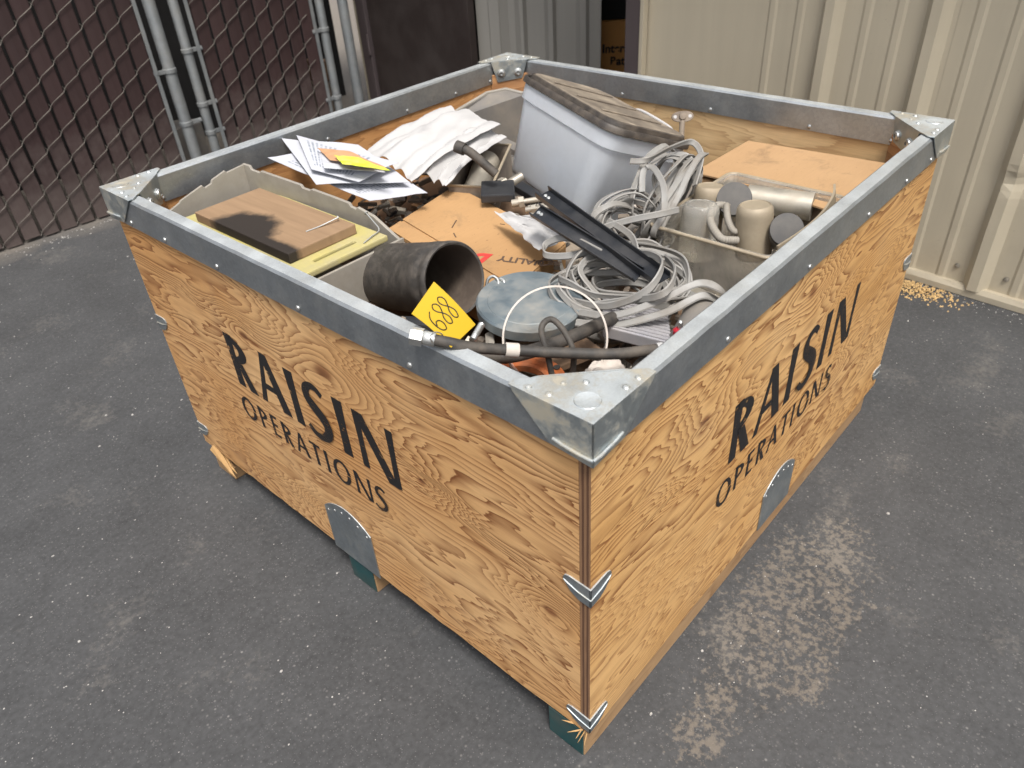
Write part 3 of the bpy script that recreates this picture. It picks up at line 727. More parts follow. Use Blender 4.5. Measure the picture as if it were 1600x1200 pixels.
# snapped skid end and splinter at the far left corner
def splinter(base, d, w, l, seed, mat='splinter'):
    base = Vector(base); d = Vector(d).normalized(); a, b, n = frame(d); R2 = random.Random(seed); v = []; f = []
    for k, (t, s) in enumerate(((0, 1.0), (0.45, 0.9), (0.8, 0.55), (1.0, 0.08))):
        for q in range(5):
            th = q * 1.2566 + R2.uniform(-0.3, 0.3); v.append(base + d * l * (t + (R2.uniform(-0.08, 0.08) if k == 3 else 0)) + (a * math.cos(th) + b * math.sin(th) * 0.55) * w * s * R2.uniform(0.75, 1.2))
    for k in range(3):
        for q in range(5): f.append((k * 5 + q, k * 5 + (q + 1) % 5, k * 5 + 5 + (q + 1) % 5, k * 5 + 5 + q))
    f += [tuple(range(5)), tuple(range(15, 20))]
    return mk('splinter', v, f, mat, bin_)
splinter((-0.004, 1.165, 0.062), (-0.10, -1.0, -0.42), 0.010, 0.105, 1)
splinter((-0.002, 1.155, 0.052), (-0.05, -1.0, -0.30), 0.007, 0.085, 2)
splinter((0.002, 1.16, 0.050), (0.02, -1.0, -0.36), 0.008, 0.07, 3, 'skid_wood')
for k, (y, d, l) in enumerate(((0.012, (-1, 0.9, -0.1), 0.026), (0.008, (-1, 0.1, -0.8), 0.022), (0.004, (-0.8, -0.3, -0.7), 0.02), (0.014, (-1, -0.1, -0.1), 0.02), (0.028, (-0.7, 1.2, 0.25), 0.022))):
    splinter((-0.001, y, 0.062), d, 0.0015, l, 20 + k)

# galvanised rim: four folded channels
RO, RI, RT, RBZ = 0.010, 0.0195, HZ, 0.666
def channel(name, place, u0, u1):
    p = [(-RO, RBZ), (-RO, RT - 0.004), (-RO + 0.004, RT), (RI - 0.004, RT), (RI, RT - 0.004), (RI, RBZ + 0.004), (RI - 0.002, RBZ + 0.004), (RI - 0.002, RT - 0.0055), (RI - 0.005, RT - 0.0022), (-RO + 0.005, RT - 0.0022), (-RO + 0.002, RT - 0.0055), (-RO + 0.002, RBZ)]
    n = 40; v = []; f = []; m = len(p)
    for i in range(n + 1):
        u = u0 + (u1 - u0) * i / n
        wob = 0.0007 * mnoise.noise((u * 6, u0, 2.0)) + 0.0006 * mnoise.noise((u * 19, u0, 5.0))
        for (d, z) in p: v.append(place(u, d + wob, z + wob * 0.8))
    for i in range(n):
        for j in range(m): f.append((i * m + j, i * m + (j + 1) % m, (i + 1) * m + (j + 1) % m, (i + 1) * m + j))
    f += [tuple(range(m)), tuple(range(n * m, n * m + m))]
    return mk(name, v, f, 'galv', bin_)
sides = [lambda u, d, z: Vector((d, u, z)), lambda u, d, z: Vector((u, d, z)), lambda u, d, z: Vector((u, S - d, z)), lambda u, d, z: Vector((S - d, u, z))]
rv = None
for k, pf in enumerate(sides):
    a = -0.009 if k in (1, 2) else 0.0205; ch = channel('rim_rail', pf, a, S - a)
    for d, us in ((-RO - 0.0002, (0.055, 0.30, 0.56, 0.80, 0.985, 1.12)), (RI + 0.0002, (0.09, 0.27, 0.52, 0.78, 0.96, 1.10))):
        for u in us:
            base = pf(u, d, RBZ + (0.010 if d < 0 else 0.013)); ax = pf(0, -1 if d < 0 else 1, 0) - pf(0, 0, 0)
            rr = lathe('rivet', base, ax, [(0.0048, 0.0), (0.0044, 0.0016), (0.0026, 0.0028), (0.0, 0.0032)], 'zinc', ch, seg=10)
# corner posts, brackets, clips
def corner(px, py, near):
    sx, sy = (1 if px < 0.5 else -1), (1 if py < 0.5 else -1)
    def P(a, b, z): return Vector((px + sx * a, py + sy * b, z))
    ti = T - OUT + 0.0012
    prism('corner_post', [P(ti, ti, 0.093), P(0.094, ti, 0.093), P(ti, 0.094, 0.093)], (0, 0, 0.60 if not near else 0.59), 'post_wood', bin_, bevel=0.001)
    e = -0.0135; z = RT + 0.0018; t = 0.0022; q = 0.112; br = thing_mesh = None
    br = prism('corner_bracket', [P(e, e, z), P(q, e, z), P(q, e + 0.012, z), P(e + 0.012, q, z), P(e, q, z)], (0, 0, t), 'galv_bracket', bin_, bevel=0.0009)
    for (fa) in (0, 1):
        def Q(a, h, o): return P(a, e + o, h) if fa == 0 else P(e + o, a, h)
        # skirt folded down over the rim, narrowing, with a pressed bead near its foot
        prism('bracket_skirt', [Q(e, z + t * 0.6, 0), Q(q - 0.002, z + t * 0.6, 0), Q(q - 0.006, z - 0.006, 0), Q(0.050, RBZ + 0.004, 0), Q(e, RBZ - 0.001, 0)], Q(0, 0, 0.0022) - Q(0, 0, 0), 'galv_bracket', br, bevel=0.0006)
        sweep('bead', [Q(0.045, RBZ + 0.014, 0.0), Q(0.03, RBZ + 0.0135, -0.0018), Q(0.0, RBZ + 0.012, -0.0022), Q(e - 0.001, RBZ + 0.011, -0.001)], circ(0.0026, 8), 'galv_bracket', br)
    # tongue folded down inside, bolted to the post
    a0, a1 = P(q, e + 0.012, 0), P(e + 0.012, q, 0); mid = (a0 + a1) / 2; dr = (a1 - a0).normalized(); inn = Vector((sx, sy, 0)).normalized()
    half = 0.052
    off = ((P(0.094, ti, 0) + P(ti, 0.094, 0)) / 2 - mid).dot(inn) + 0.0005
    m2 = mid + inn * off
    prism('bracket_tongue', [m2 - dr * half + Vector((0, 0, z + t * 0.5)), m2 + dr * half + Vector((0, 0, z + t * 0.5)), m2 + dr * (half - 0.016) + Vector((0, 0, z - 0.047)), m2 - dr * (half - 0.016) + Vector((0, 0, z - 0.056))], inn * 0.0022, 'galv_bracket', br, bevel=0.0006)
    prism('bracket_fold', [mid - dr * 0.060 + Vector((0, 0, z)), mid + dr * 0.060 + Vector((0, 0, z)), m2 + dr * half + inn * 0.002 + Vector((0, 0, z)), m2 - dr * half + inn * 0.002 + Vector((0, 0, z))], (0, 0, t * 0.98), 'galv_bracket', br)
    for sg in (-1, 1):
        b0 = m2 + dr * sg * 0.024 + inn * 0.0023 + Vector((0, 0, z - 0.031))
        lathe('bolt', b0, inn, [(0.0115, 0), (0.0115, 0.0015), (0.0100, 0.0020), (0.0088, 0.0050), (0.0055, 0.0066), (0.0044, 0.0066), (0.0040, 0.0025), (0.0, 0.0025)], 'zinc', br, seg=20)
    # dimples and one large pressed round on the top
    for (a, b, r) in ((0.088, -0.004, 0.0050), (-0.004, 0.088, 0.0046), (0.064, -0.003, 0.0054), (0.0, 0.060, 0.0052), (0.044, 0.040, 0.0048), (0.026, 0.060, 0.0036)):
        lathe('dimple', P(a, b, z + t), (0, 0, 1), [(r, -0.0003), (r * 0.8, 0.0012), (r * 0.4, 0.002), (0, 0.0022)], 'galv_bracket', br, seg=14)
    lathe('pressed_round', P(0.017, 0.017, z + t), (0, 0, 1), [(0.0165, -0.0002), (0.0155, 0.0008), (0.0145, 0.0004), (0.0, 0.0004)], 'galv_bracket', br, seg=28)
    return P
for (x, y) in ((0, 0), (0, S), (S, S), (S, 0)):
    P = corner(x, y, x == 0 and y == 0)
def clip(px, py, zc, tilt=0.0):
    """bent steel tab wrapped round a vertical edge of the bin, with a folded ridge"""
    sx, sy = (1 if px < 0.5 else -1), (1 if py < 0.5 else -1); e = -OUT - 0.0024; t = 0.0026; root = None
    for fa in (0, 1):
        def Q(a, h, o=0.0):
            return Vector((px + sx * a, py + sy * (e - o), h)) if fa == 0 else Vector((px + sx * (e - o), py + sy * a, h))
        sh = [(e, zc - 0.020), (0.016, zc - 0.0185), (0.030, zc - 0.010), (0.040, zc + 0.003), (0.043, zc + 0.011), (0.040, zc + 0.017), (0.032, zc + 0.0195), (e, zc + 0.017)]
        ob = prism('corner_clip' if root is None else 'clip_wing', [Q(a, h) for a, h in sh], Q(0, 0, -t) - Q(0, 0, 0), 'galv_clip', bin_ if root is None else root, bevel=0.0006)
        root = root or ob
        sweep('clip_ridge', [Q(0.042, zc + 0.007, -0.0006), Q(0.037, zc + 0.005, 0.0002), Q(0.018, zc - 0.001, 0.0004), Q(e - 0.0004, zc - 0.004, 0.0003)], circ(0.0013, 8), 'galv_bracket', root)
for (x, y) in ((0, 0), (0, S), (S, 0), (S, S)):
    clip(x, y, 0.416); clip(x, y, 0.108 if (x, y) != (0, 0) else 0.094)
# galvanised plates at the foot of the two near sides
def plate(pf, u0, u1, z0, z1, nm):
    pts = [pf(u0, z0), pf(u1, z0), pf(u1, z1 - 0.032)]
    for i in range(1, 10):
        t = i / 10; pts.append(pf(u1 + (u0 - u1) * t, z1 - 0.032 + 0.032 * math.sin(math.pi * t) ** 0.8))
    pts.append(pf(u0, z1 - 0.032))
    d = Vector((-0.0022, 0, 0)) if nm == 0 else Vector((0, -0.0022, 0))
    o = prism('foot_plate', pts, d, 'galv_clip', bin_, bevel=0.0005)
    for i in range(6):
        t = (i + 0.5) / 6; u = u1 + (u0 - u1) * t; z = z1 - 0.046 + 0.028 * math.sin(math.pi * t)
        lathe('nail_head', pf(u, z) + d, d, [(0.0034, 0), (0.003, 0.0008), (0, 0.0011)], 'zinc', o, seg=8)
    return o
plate(lambda u, z: Vector((-OUT - 0.0005, u, z)), 0.522, 0.668, 0.052, 0.205, 0)
plate(lambda u, z: Vector((u, -OUT - 0.0005, z)), 0.568, 0.708, 0.062, 0.192, 1)

# ------------------------------------------------------------------ stencilled lettering: flared sans capitals drawn as strokes
def glyph(ch, K, H):
    """polygons in a unit-high cell; K = heavy stroke, H = hairline stroke; returns (polys, advance)"""
    P = []
    def stem(x, w, y0=0.0, y1=1.0): P.append([(x, y0), (x + w, y0), (x + w * 0.93, (y0 + y1) / 2), (x + w * 1.06, y1), (x - w * 0.06, y1), (x + w * 0.07, (y0 + y1) / 2)])
    def diag(x0, y0, x1, y1, w0, w1=None): P.append([(x0, y0), (x0 + w0, y0), (x1 + (w1 or w0), y1), (x1, y1)])
    def arc(cx, cy, rx, ry, kx, ky, a0, a1, n=28):
        """ring segment: kx stroke at the sides, ky stroke at top and bottom"""
        for i in range(n):
            q = []
            for a in (a0 + (a1 - a0) * i / n, a0 + (a1 - a0) * (i + 1) / n):
                c, s = math.cos(a), math.sin(a); q.append(((cx + rx * c, cy + ry * s), (cx + (rx - kx) * c, cy + (ry - ky) * s)))
            P.append([q[0][0], q[1][0], q[1][1], q[0][1]])
    def bar(x0, x1, y, h): P.append([(x0, y), (x1, y), (x1 + h * 0.15, y + h), (x0, y + h)])
    def path(pts, ws, n=10):
        sp = spline([(x, y, 0) for x, y in pts], n); m = len(sp)
        L, Rr = [], []
        for i, p in enumerate(sp):
            t = (sp[min(i + 1, m - 1)] - sp[max(i - 1, 0)]).normalized(); u = i / (m - 1) * (len(ws) - 1); j = min(int(u), len(ws) - 2)
            w = ws[j] + (ws[j + 1] - ws[j]) * (u - j); nn = Vector((-t.y, t.x, 0)) * w / 2; L.append(p + nn); Rr.append(p - nn)
        for i in range(m - 1): P.append([(L[i].x, L[i].y), (L[i + 1].x, L[i + 1].y), (Rr[i + 1].x, Rr[i + 1].y), (Rr[i].x, Rr[i].y)])
    h2 = math.pi / 2
    if ch == 'I': stem(0.04, K); adv = K + 0.16
    elif ch == 'R':
        stem(0.04, K); arc(0.04 + K * 0.4, 0.735, 0.47, 0.265, K, H, -h2, h2); diag(0.40, 0.0, 0.20, 0.50, K * 1.12, K * 0.9); adv = 0.40 + K * 1.2 + 0.02
    elif ch == 'P':
        stem(0.04, K); arc(0.04 + K * 0.5, 0.715, 0.46, 0.285, K, H, -h2, h2); adv = 0.58 + K * 0.4
    elif ch == 'A':
        diag(0.0, 0.0, 0.33, 1.0, H * 1.2, H * 0.9); diag(0.60, 0.0, 0.31, 1.02, K * 1.12, K * 0.95); bar(0.16, 0.60, 0.30, H); adv = 0.60 + K * 1.12 + 0.02
    elif ch == 'N':
        stem(0.04, H * 1.25); diag(0.60, -0.03, 0.04, 1.0, K * 1.05, K * 1.05); stem(0.62 + K * 0.55, H * 1.15, -0.02, 1.0); adv = 0.62 + K * 0.55 + H * 1.2 + 0.07
    elif ch == 'S':
        path([(0.50, 0.86), (0.37, 0.955), (0.22, 0.945), (0.115, 0.84), (0.13, 0.69), (0.28, 0.56), (0.44, 0.43), (0.50, 0.27), (0.42, 0.11), (0.26, 0.04), (0.12, 0.06), (0.0, 0.17)],
             [H * 1.0, H, H * 1.05, K * 0.8, K * 0.95, K * 1.1, K * 1.1, K * 0.95, K * 0.8, H * 1.1, H, H * 0.9]); adv = 0.56 + K * 0.5
    elif ch == 'O': arc(0.47, 0.5, 0.45, 0.52, K, H, 0, 2 * math.pi, 44); adv = 0.98
    elif ch == 'E':
        stem(0.04, K); bar(0.04 + K * 0.5, 0.46, 0.0, H); bar(0.04 + K * 0.5, 0.46, 1 - H, H); bar(0.04 + K * 0.5, 0.42, 0.49, H); adv = 0.56
    elif ch == 'T': stem(0.30 - K / 2, K); bar(0.0, 0.60, 1 - H, H); adv = 0.64
    return P, adv
def letter(word, K, H, place, width, height, panel_obj, gap=0.10):
    total = 0; runs = []
    for ch in word:
        g, a = glyph(ch, K, H); runs.append((g, total)); total += a + gap
    total -= gap; sx = width / total
    for ch, (g, x0) in zip(word, runs):
        v = []; f = []
        for i, poly in enumerate(g):
            b = len(v)
            for (x, y) in poly: v.append(place((x + x0) * sx, y * height, 0.00045 + 0.00003 * i))
            f.append(tuple(range(b, b + len(poly))))
        o = mk('letter', v, f, 'stencil_black', panel_obj)
plL = lambda a, b, o: Vector((-OUT - o, 0.889 - a, 0.382 + b))
letter('RAISIN', 0.215, 0.12, plL, 0.512, 0.126, pl, 0.07)
letter('OPERATIONS', 0.175, 0.12, lambda a, b, o: Vector((-OUT - o, 0.904 - a, 0.292 + b)), 0.470, 0.056, pl, 0.13)
letter('RAISIN', 0.215, 0.12, lambda a, b, o: Vector((0.372 + a, -OUT - o, 0.382 + b)), 0.512, 0.126, pr_, 0.07)
letter('OPERATIONS', 0.175, 0.12, lambda a, b, o: Vector((0.350 + a, -OUT - o, 0.293 + b)), 0.470, 0.056, pr_, 0.13)

# ------------------------------------------------------------------ what lies in the bin
# filling below: cartons that carry the top layer
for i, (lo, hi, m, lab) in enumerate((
    ((0.035, 0.66, 0.094), (0.42, 1.165, 0.545), 'cardboard_shaded', 'shade-darkened cardboard carton carrying the grey tray in the left corner of the bin'),
    ((0.035, 0.17, 0.094), (0.50, 0.645, 0.455), 'cardboard_shaded', 'shade-darkened cardboard carton buried under the hoses at the front of the bin'),
    ((0.44, 0.70, 0.094), (0.80, 1.165, 0.500), 'cardboard_shaded', 'shade-darkened cardboard carton buried under the loose papers'),
    ((0.51, 0.035, 0.094), (1.165, 0.40, 0.505), 'cardboard_shaded', 'shade-darkened cardboard carton buried under the clear tub of cylinders'),
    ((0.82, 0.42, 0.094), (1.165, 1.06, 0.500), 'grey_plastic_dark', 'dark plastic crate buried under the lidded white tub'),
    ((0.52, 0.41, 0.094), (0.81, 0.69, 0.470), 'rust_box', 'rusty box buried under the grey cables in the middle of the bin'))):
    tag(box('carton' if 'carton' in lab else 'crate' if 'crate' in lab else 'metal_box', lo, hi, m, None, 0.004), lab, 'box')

# --- grey plastic tray with notched walls
tr = thing('plastic_tray', 'dusty grey plastic tray with notched edge in the left corner of the bin', 'tray', (0.2, 0.92, 0.546))
def notched(name, a, b, zb, prof, th, inward, seed):
    """upright wall from a to b; prof = [(t, top z)]"""
    a, b = Vector(a), Vector(b); pts = [Vector((a.x, a.y, zb)), Vector((b.x, b.y, zb))]
    for t, z in reversed(prof): q = a.lerp(b, t); pts.append(Vector((q.x, q.y, z)))
    return prism(name, pts, Vector(inward) * th, 'grey_plastic', tr, bevel=0.0012)
notched('tray_wall', (0.062, 1.158, 0), (0.268, 1.150, 0), 0.547, [(0, 0.652), (0.22, 0.668), (0.24, 0.672), (0.50, 0.688), (0.52, 0.681), (0.60, 0.685), (0.62, 0.692), (0.78, 0.702), (0.80, 0.697), (1.0, 0.702)], 0.006, (0, -1, 0), 1)
notched('tray_wall', (0.274, 1.150, 0), (0.316, 0.680, 0), 0.547, [(0, 0.703), (0.05, 0.702), (0.06, 0.694), (0.12, 0.692), (0.13, 0.697), (0.40, 0.690), (0.41, 0.684), (0.46, 0.683), (0.47, 0.687), (0.60, 0.683), (0.70, 0.679), (0.71, 0.672), (0.74, 0.670), (0.75, 0.675), (0.84, 0.665), (1.0, 0.622)], 0.007, (-1, -0.1, 0), 2)
notched('tray_wall', (0.060, 0.676, 0), (0.308, 0.676, 0), 0.547, [(0, 0.6385), (1.0, 0.6385)], 0.006, (0, 1, 0), 3)
notched('tray_wall', (0.060, 1.150, 0), (0.060, 0.684, 0), 0.547, [(0, 0.64), (0.3, 0.6385), (1.0, 0.6385)], 0.006, (1, 0, 0), 4)
box('tray_floor', (0.067, 0.684, 0.547), (0.262, 1.148, 0.553), 'grey_plastic', tr)
# --- yellow cutting board with a hand slot
cb = thing('cutting_board', 'stained yellow plastic cutting board with hand slot', 'board', (0.19, 0.92, 0.607))
def slotted(lo, hi, s0, s1, z0, z1):
    v = []; f = []
    O = [(lo[0], lo[1]), (hi[0], lo[1]), (hi[0], hi[1]), (lo[0], hi[1])]; I = [(s0[0], s0[1]), (s1[0], s0[1]), (s1[0], s1[1]), (s0[0], s1[1])]
    for z in (z0, z1):
        for p in O + I: v.append((*p, z))
    for i in range(4):
        j = (i + 1) % 4
        f += [(i, j, 4 + j, 4 + i), (8 + i, 12 + i, 12 + j, 8 + j), (i, 8 + i, 8 + j, j), (4 + i, 4 + j, 12 + j, 12 + i)]
    return v, f
v, f = slotted((0.088, 0.688), (0.280, 1.112), (0.130, 0.714), (0.226, 0.7235), 0.640, 0.652)
mk('board_body', v, f, 'yellow_poly', cb, bevel=0.003)
wb = box('plank', (0.096, 0.742, 0.6525), (0.250, 1.068, 0.6725), 'board_wood', None, 0.0025); tag(wb, 'brown wooden plank with black scorch mark on the yellow board', 'plank')
def nail(pts, lab):
    n = thing('nail', lab, 'nail', pts[0], 'bent brass nails by the plank')
    p = spline(pts, 6); sweep('shank', p, circ(0.0014, 8), 'zinc', n)
    lathe('head', p[-1], p[-1] - p[-2], [(0.0042, 0), (0.0042, 0.0012), (0, 0.002)], 'zinc', n, seg=12)
nail([(0.172, 0.792, 0.6735), (0.202, 0.787, 0.6745), (0.238, 0.779, 0.680)], 'thin brass nail lying on the wooden plank')
nail([(0.228, 0.696, 0.6535), (0.255, 0.704, 0.655), (0.280, 0.712, 0.656), (0.288, 0.736, 0.664), (0.292, 0.760, 0.674)], 'bent brass nail hooked over the edge of the tray')

# --- papers
def crease(seed, amp, fr=3.0, lift=0.0):
    def b(u, w):
        n = mnoise.noise((u * fr, w * fr, seed)) + 0.5 * mnoise.noise((u * fr * 2.3, w * fr * 2.3, seed + 5))
        return (0, 0, amp * n + lift * (4 * u * (1 - u)))
    return b
def paper(name, c, mat, lab, bend=None, group='loose papers on the pile', nu=14, nv=10, cat='paper'):
    return tag(patch(name, *c, mat, None, nu, nv, bend), lab, cat, group)
paper('paper_sheet', [(0.3215, 1.1310, 0.7040), (0.3451, 0.8147, 0.6680), (0.4484, 0.7542, 0.6640), (0.5024, 1.0747, 0.6900)], 'paper_print', 'printed white sheet lying lowest with its right corner over the dark gap', crease(1, 0.003, 2))
paper('paper_sheet', [(0.3974, 1.1823, 0.7160), (0.3028, 0.9304, 0.6920), (0.4349, 0.7905, 0.6840), (0.4891, 1.0190, 0.7040)], 'paper', 'blank white sheet second in the fan of papers', crease(2, 0.003, 2))
paper('paper_sheet', [(0.4197, 1.1538, 0.7220), (0.3249, 0.9712, 0.7120), (0.3553, 0.8555, 0.6990), (0.4508, 0.8373, 0.6980)], 'paper_print', 'printed white sheet curling on top of the fan of papers', lambda u, w: (0, 0, 0.012 * (1 - u) * (w) + 0.003 * math.sin(5 * u)))
paper('envelope', [(0.3802, 1.0108, 0.7220), (0.3307, 0.9327, 0.7180), (0.3956, 0.8150, 0.7120), (0.4134, 0.8603, 0.7120)], 'paper', 'folded white envelope under the leaflets', crease(4, 0.002, 2))
paper('leaflet', [(0.3822, 1.0206, 0.7280), (0.3536, 0.9385, 0.7260), (0.3968, 0.8100, 0.7220), (0.4142, 0.9535, 0.7240)], 'leaflet_orange', 'orange brown leaflet lying on the papers', crease(5, 0.002, 3), cat='leaflet')
paper('leaflet', [(0.3642, 0.9366, 0.7340), (0.3419, 0.8806, 0.7330), (0.3812, 0.7789, 0.7280), (0.3879, 0.8866, 0.7310)], 'leaflet_lime', 'yellow and lime glossy leaflet on the papers', crease(6, 0.002, 3), cat='leaflet')
def crumple(u, w):
    r = 0.034 * abs(mnoise.noise((u * 3.1, w * 1.0, 4.2))) + 0.016 * abs(mnoise.noise((u * 4.3 + w, w * 1.6, 8.0))) + 0.004 * mnoise.noise((u * 7, w * 6, 1.0)) + 0.002 * abs(mnoise.noise((u * 19, w * 15, 3.0)))
    return (0.010 * mnoise.noise((u * 2, w * 2, 9)), 0.010 * mnoise.noise((u * 2, w * 2, 19)), r - 0.012 + 0.022 * math.sin(math.pi * u) * math.sin(math.pi * w))
paper('crumpled_paper', [(0.5131, 1.0247, 0.6900), (0.4520, 0.8058, 0.6820), (0.7490, 0.8187, 0.7150), (0.8115, 1.0772, 0.6950)], 'paper_warm', 'crumpled white paper towel bulging up beside the white tub', crumple, nu=34, nv=30)
paper('crumpled_paper', [(0.4905, 0.8543, 0.6720), (0.5134, 0.7683, 0.6600), (0.7457, 0.7980, 0.6900), (0.7545, 0.9349, 0.6900)], 'paper_warm', 'lower crumpled white paper poking out under the paper towel', crumple, nu=24, nv=24)

# --- grey bin at the back corner
gb = thing('plastic_bin', 'grey plastic bin edge behind the crumpled paper', 'bin', (1.03, 1.1, 0.56))
prism('bin_wall', [(0.880, 1.128, 0.500), (0.880, 1.128, 0.640), (0.905, 1.128, 0.655), (1.035, 1.136, 0.668), (1.090, 1.115, 0.668), (1.105, 1.06, 0.660), (1.105, 1.06, 0.500)], (0.004, -0.007, 0), 'grey_plastic_dark', gb, bevel=0.0015)
sweep('bin_rim', [Vector(p) for p in ((0.880, 1.126, 0.640), (0.905, 1.126, 0.655), (1.035, 1.134, 0.669), (1.090, 1.113, 0.669), (1.105, 1.06, 0.661))], circ(0.005, 8), 'grey_plastic', gb)
box('bin_floor', (0.88, 1.064, 0.47), (1.10, 1.12, 0.5), 'grey_plastic_dark', gb)

# --- lidded translucent tub, leaning back
tb = thing('storage_tub', 'translucent white tub with dirty brown lid leaning in the bin', 'tub', (0.85, 0.7, 0.56))
tF = Vector((0.752, 0.512, 0.742)); tL = Vector((0.868, 0.868, 0.782)); ta = (tL - tF).normalized(); LA = (tL - tF).length
tbv = Vector((0.23, 0.0, -0.080)); tbv = tbv - ta * tbv.dot(ta); tbn = tbv.normalized(); LB = 0.262; tcn = ta.cross(tbn)
if tcn.z < 0: tcn = -tcn
tC = tF + ta * LA / 2 + tbn * LB / 2
def rrect(hx, hy, r, n=6):
    out = []
    for (sx, sy, a0) in ((1, 1, 0), (-1, 1, 1), (-1, -1, 2), (1, -1, 3)):
        for i in range(n + 1):
            t = (a0 + i / n) * math.pi / 2; out.append((sx * (hx - r) + r * math.cos(t), sy * (hy - r) + r * math.sin(t)))
    return out
def loft(name, rings, mat, parent, O, A, B, Cc, cap0=True, cap1=True, auto=40):
    v = []; f = []; n = len(rings[0][0])
    for (pts, h) in rings:
        for (x, y) in pts: v.append(O + A * x + B * y + Cc * h)
    for j in range(len(rings) - 1):
        for i in range(n): f.append((j * n + i, j * n + (i + 1) % n, (j + 1) * n + (i + 1) % n, (j + 1) * n + i))
    if cap0: f.append(tuple(range(n)))
    if cap1: f.append(tuple(range((len(rings) - 1) * n, len(rings) * n)))
    return mk(name, v, f, mat, parent, smooth=True, auto=auto)
hx, hy = LA / 2, LB / 2
loft('tub_body', [(rrect(hx * 0.80, hy * 0.76, 0.03), -0.205), (rrect(hx * 0.835, hy * 0.80, 0.04), -0.197), (rrect(hx * 0.945, hy * 0.935, 0.045), -0.036), (rrect(hx * 0.975, hy * 0.965, 0.045), -0.034), (rrect(hx * 0.98, hy * 0.97, 0.045), -0.002),
      (rrect(hx * 0.965, hy * 0.95, 0.043), -0.002), (rrect(hx * 0.93, hy * 0.915, 0.043), -0.036), (rrect(hx * 0.82, hy * 0.78, 0.038), -0.194)], 'tub_clear', tb, tC, ta, tbn, tcn)
lid = loft('lid', [(rrect(hx * 0.985, hy * 0.985, 0.046), 0.0), (rrect(hx * 1.015, hy * 1.015, 0.046), 0.001), (rrect(hx * 1.015, hy * 1.015, 0.046), 0.010), (rrect(hx * 1.0, hy * 0.995, 0.044), 0.014), (rrect(hx * 0.975, hy * 0.965, 0.043), 0.014), (rrect(hx * 0.965, hy * 0.955, 0.042), 0.007), (rrect(hx * 0.945, hy * 0.935, 0.042), 0.007), (rrect(hx * 0.935, hy * 0.925, 0.042), 0.022), (rrect(hx * 0.915, hy * 0.90, 0.042), 0.0235)], 'lid_dark', tb, tC, ta, tbn, tcn)
loft('lid_top', [(rrect(hx * 0.905, hy * 0.89, 0.042), 0.0236), (rrect(hx * 0.895, hy * 0.88, 0.042), 0.0245), (rrect(hx * 0.85, hy * 0.82, 0.04), 0.0245), (rrect(hx * 0.84, hy * 0.81, 0.04), 0.0238)], 'lid_brown', lid, tC, ta, tbn, tcn)
for k in (-0.5, 0.0, 0.5): obox('lid_rib', tC + ta * hx * (k - 0.02) - tbn * hy * 0.7 + tcn * 0.0242, ta * 0.008, tbn * hy * 1.4, tcn * 0.003, 'lid_brown', lid, 0.001)
hd0 = tC - ta * hx * 0.45 + tbn * hy * 0.98
sweep('handle', spline([hd0 + tcn * 0.014 - ta * 0.02, hd0 + tcn * 0.022, hd0 + tcn * 0.024 + ta * 0.10, hd0 + tcn * 0.014 + ta * 0.13]), circ(0.004, 8), 'paper_warm', tb)
cx = tC - tcn * 0.15
obox('tub_contents', cx - ta * 0.11 - tbn * 0.085 - tcn * 0.03, ta * 0.11, tbn * 0.12, tcn * 0.075, 'blue_steel', tb, 0.02)
obox('tub_contents', cx + ta * 0.01 - tbn * 0.08 - tcn * 0.03, ta * 0.10, tbn * 0.11, tcn * 0.04, 'paper', tb, 0.012)

# --- printed cardboard box
qb = thing('cardboard_box', 'tan cardboard box with upside down black and red print', 'box', (0.45, 0.62, 0.52))
q1, q2, q3 = Vector((0.580, 0.812, 0.622)), Vector((0.350, 0.775, 0.616)), Vector((0.530, 0.455, 0.600))
qa, qc = q2 - q1, q3 - q1; qn = qa.cross(qc).normalized(); qn = qn if qn.z > 0 else -qn
obox('box_body', q1 - qn * 0.085, qa, qc, qn * 0.083, 'cardboard', qb, 0.003)
obox('box_flap', q1 - qn * 0.0018 + qc * 0.002 + qa * 0.005, qa * 0.80, qc * 0.995, qn * 0.0034, 'cardboard', qb, 0.0012)
obox('box_flap', q1 - qn * 0.0018 + qa * 0.835, qa * 0.165, qc * 0.99, qn * 0.0026, 'cardboard', qb, 0.0012)
def onq(p):  # drop a point on the flap's top
    p = Vector(p); return p - qn * ((p - q1).dot(qn) - 0.0021)
to, tx = onq((0.4473, 0.4401, 0.6070)), onq((0.4012, 0.5349, 0.6120)); ty = qn.cross(tx - to)
textmesh('lettering', 'UALITY', 0.027, 'ink_brown', qb, basis(to, tx - to, ty), bold=0.0007)
to2 = onq((0.4619, 0.4272, 0.6060)); textmesh('lettering', 'Q', 0.034, 'ink_brown', qb, basis(to2, tx - to, ty), shear=0.25, bold=0.0012)
to3 = onq((0.4014, 0.5335, 0.6110)); textmesh('lettering', 'D', 0.044, 'ink_red', qb, basis(to3, tx - to, ty), shear=0.3, bold=0.003)
for k in range(3):
    s0 = onq((0.4552, 0.4096, 0.6060)) + ty.normalized() * (0.006 * k - 0.010); obox('print_stripe', s0, (tx - to).normalized() * (0.030 - 0.005 * k), ty.normalized() * 0.003, qn * 0.0004, 'ink_brown', qb, 0)
for (a, b, l, an) in ((0.45, 0.30, 0.030, 0.4), (0.62, 0.38, 0.016, 1.1), (0.2, 0.55, 0.012, 2.0)):
    p = q1 + qa * a + qc * b + qn * 0.0018; d = (qa.normalized() * math.cos(an) + qc.normalized() * math.sin(an)); obox('tear', p, d * l, d.cross(qn) * 0.002, qn * 0.0008, 'ink_brown', qb, 0)

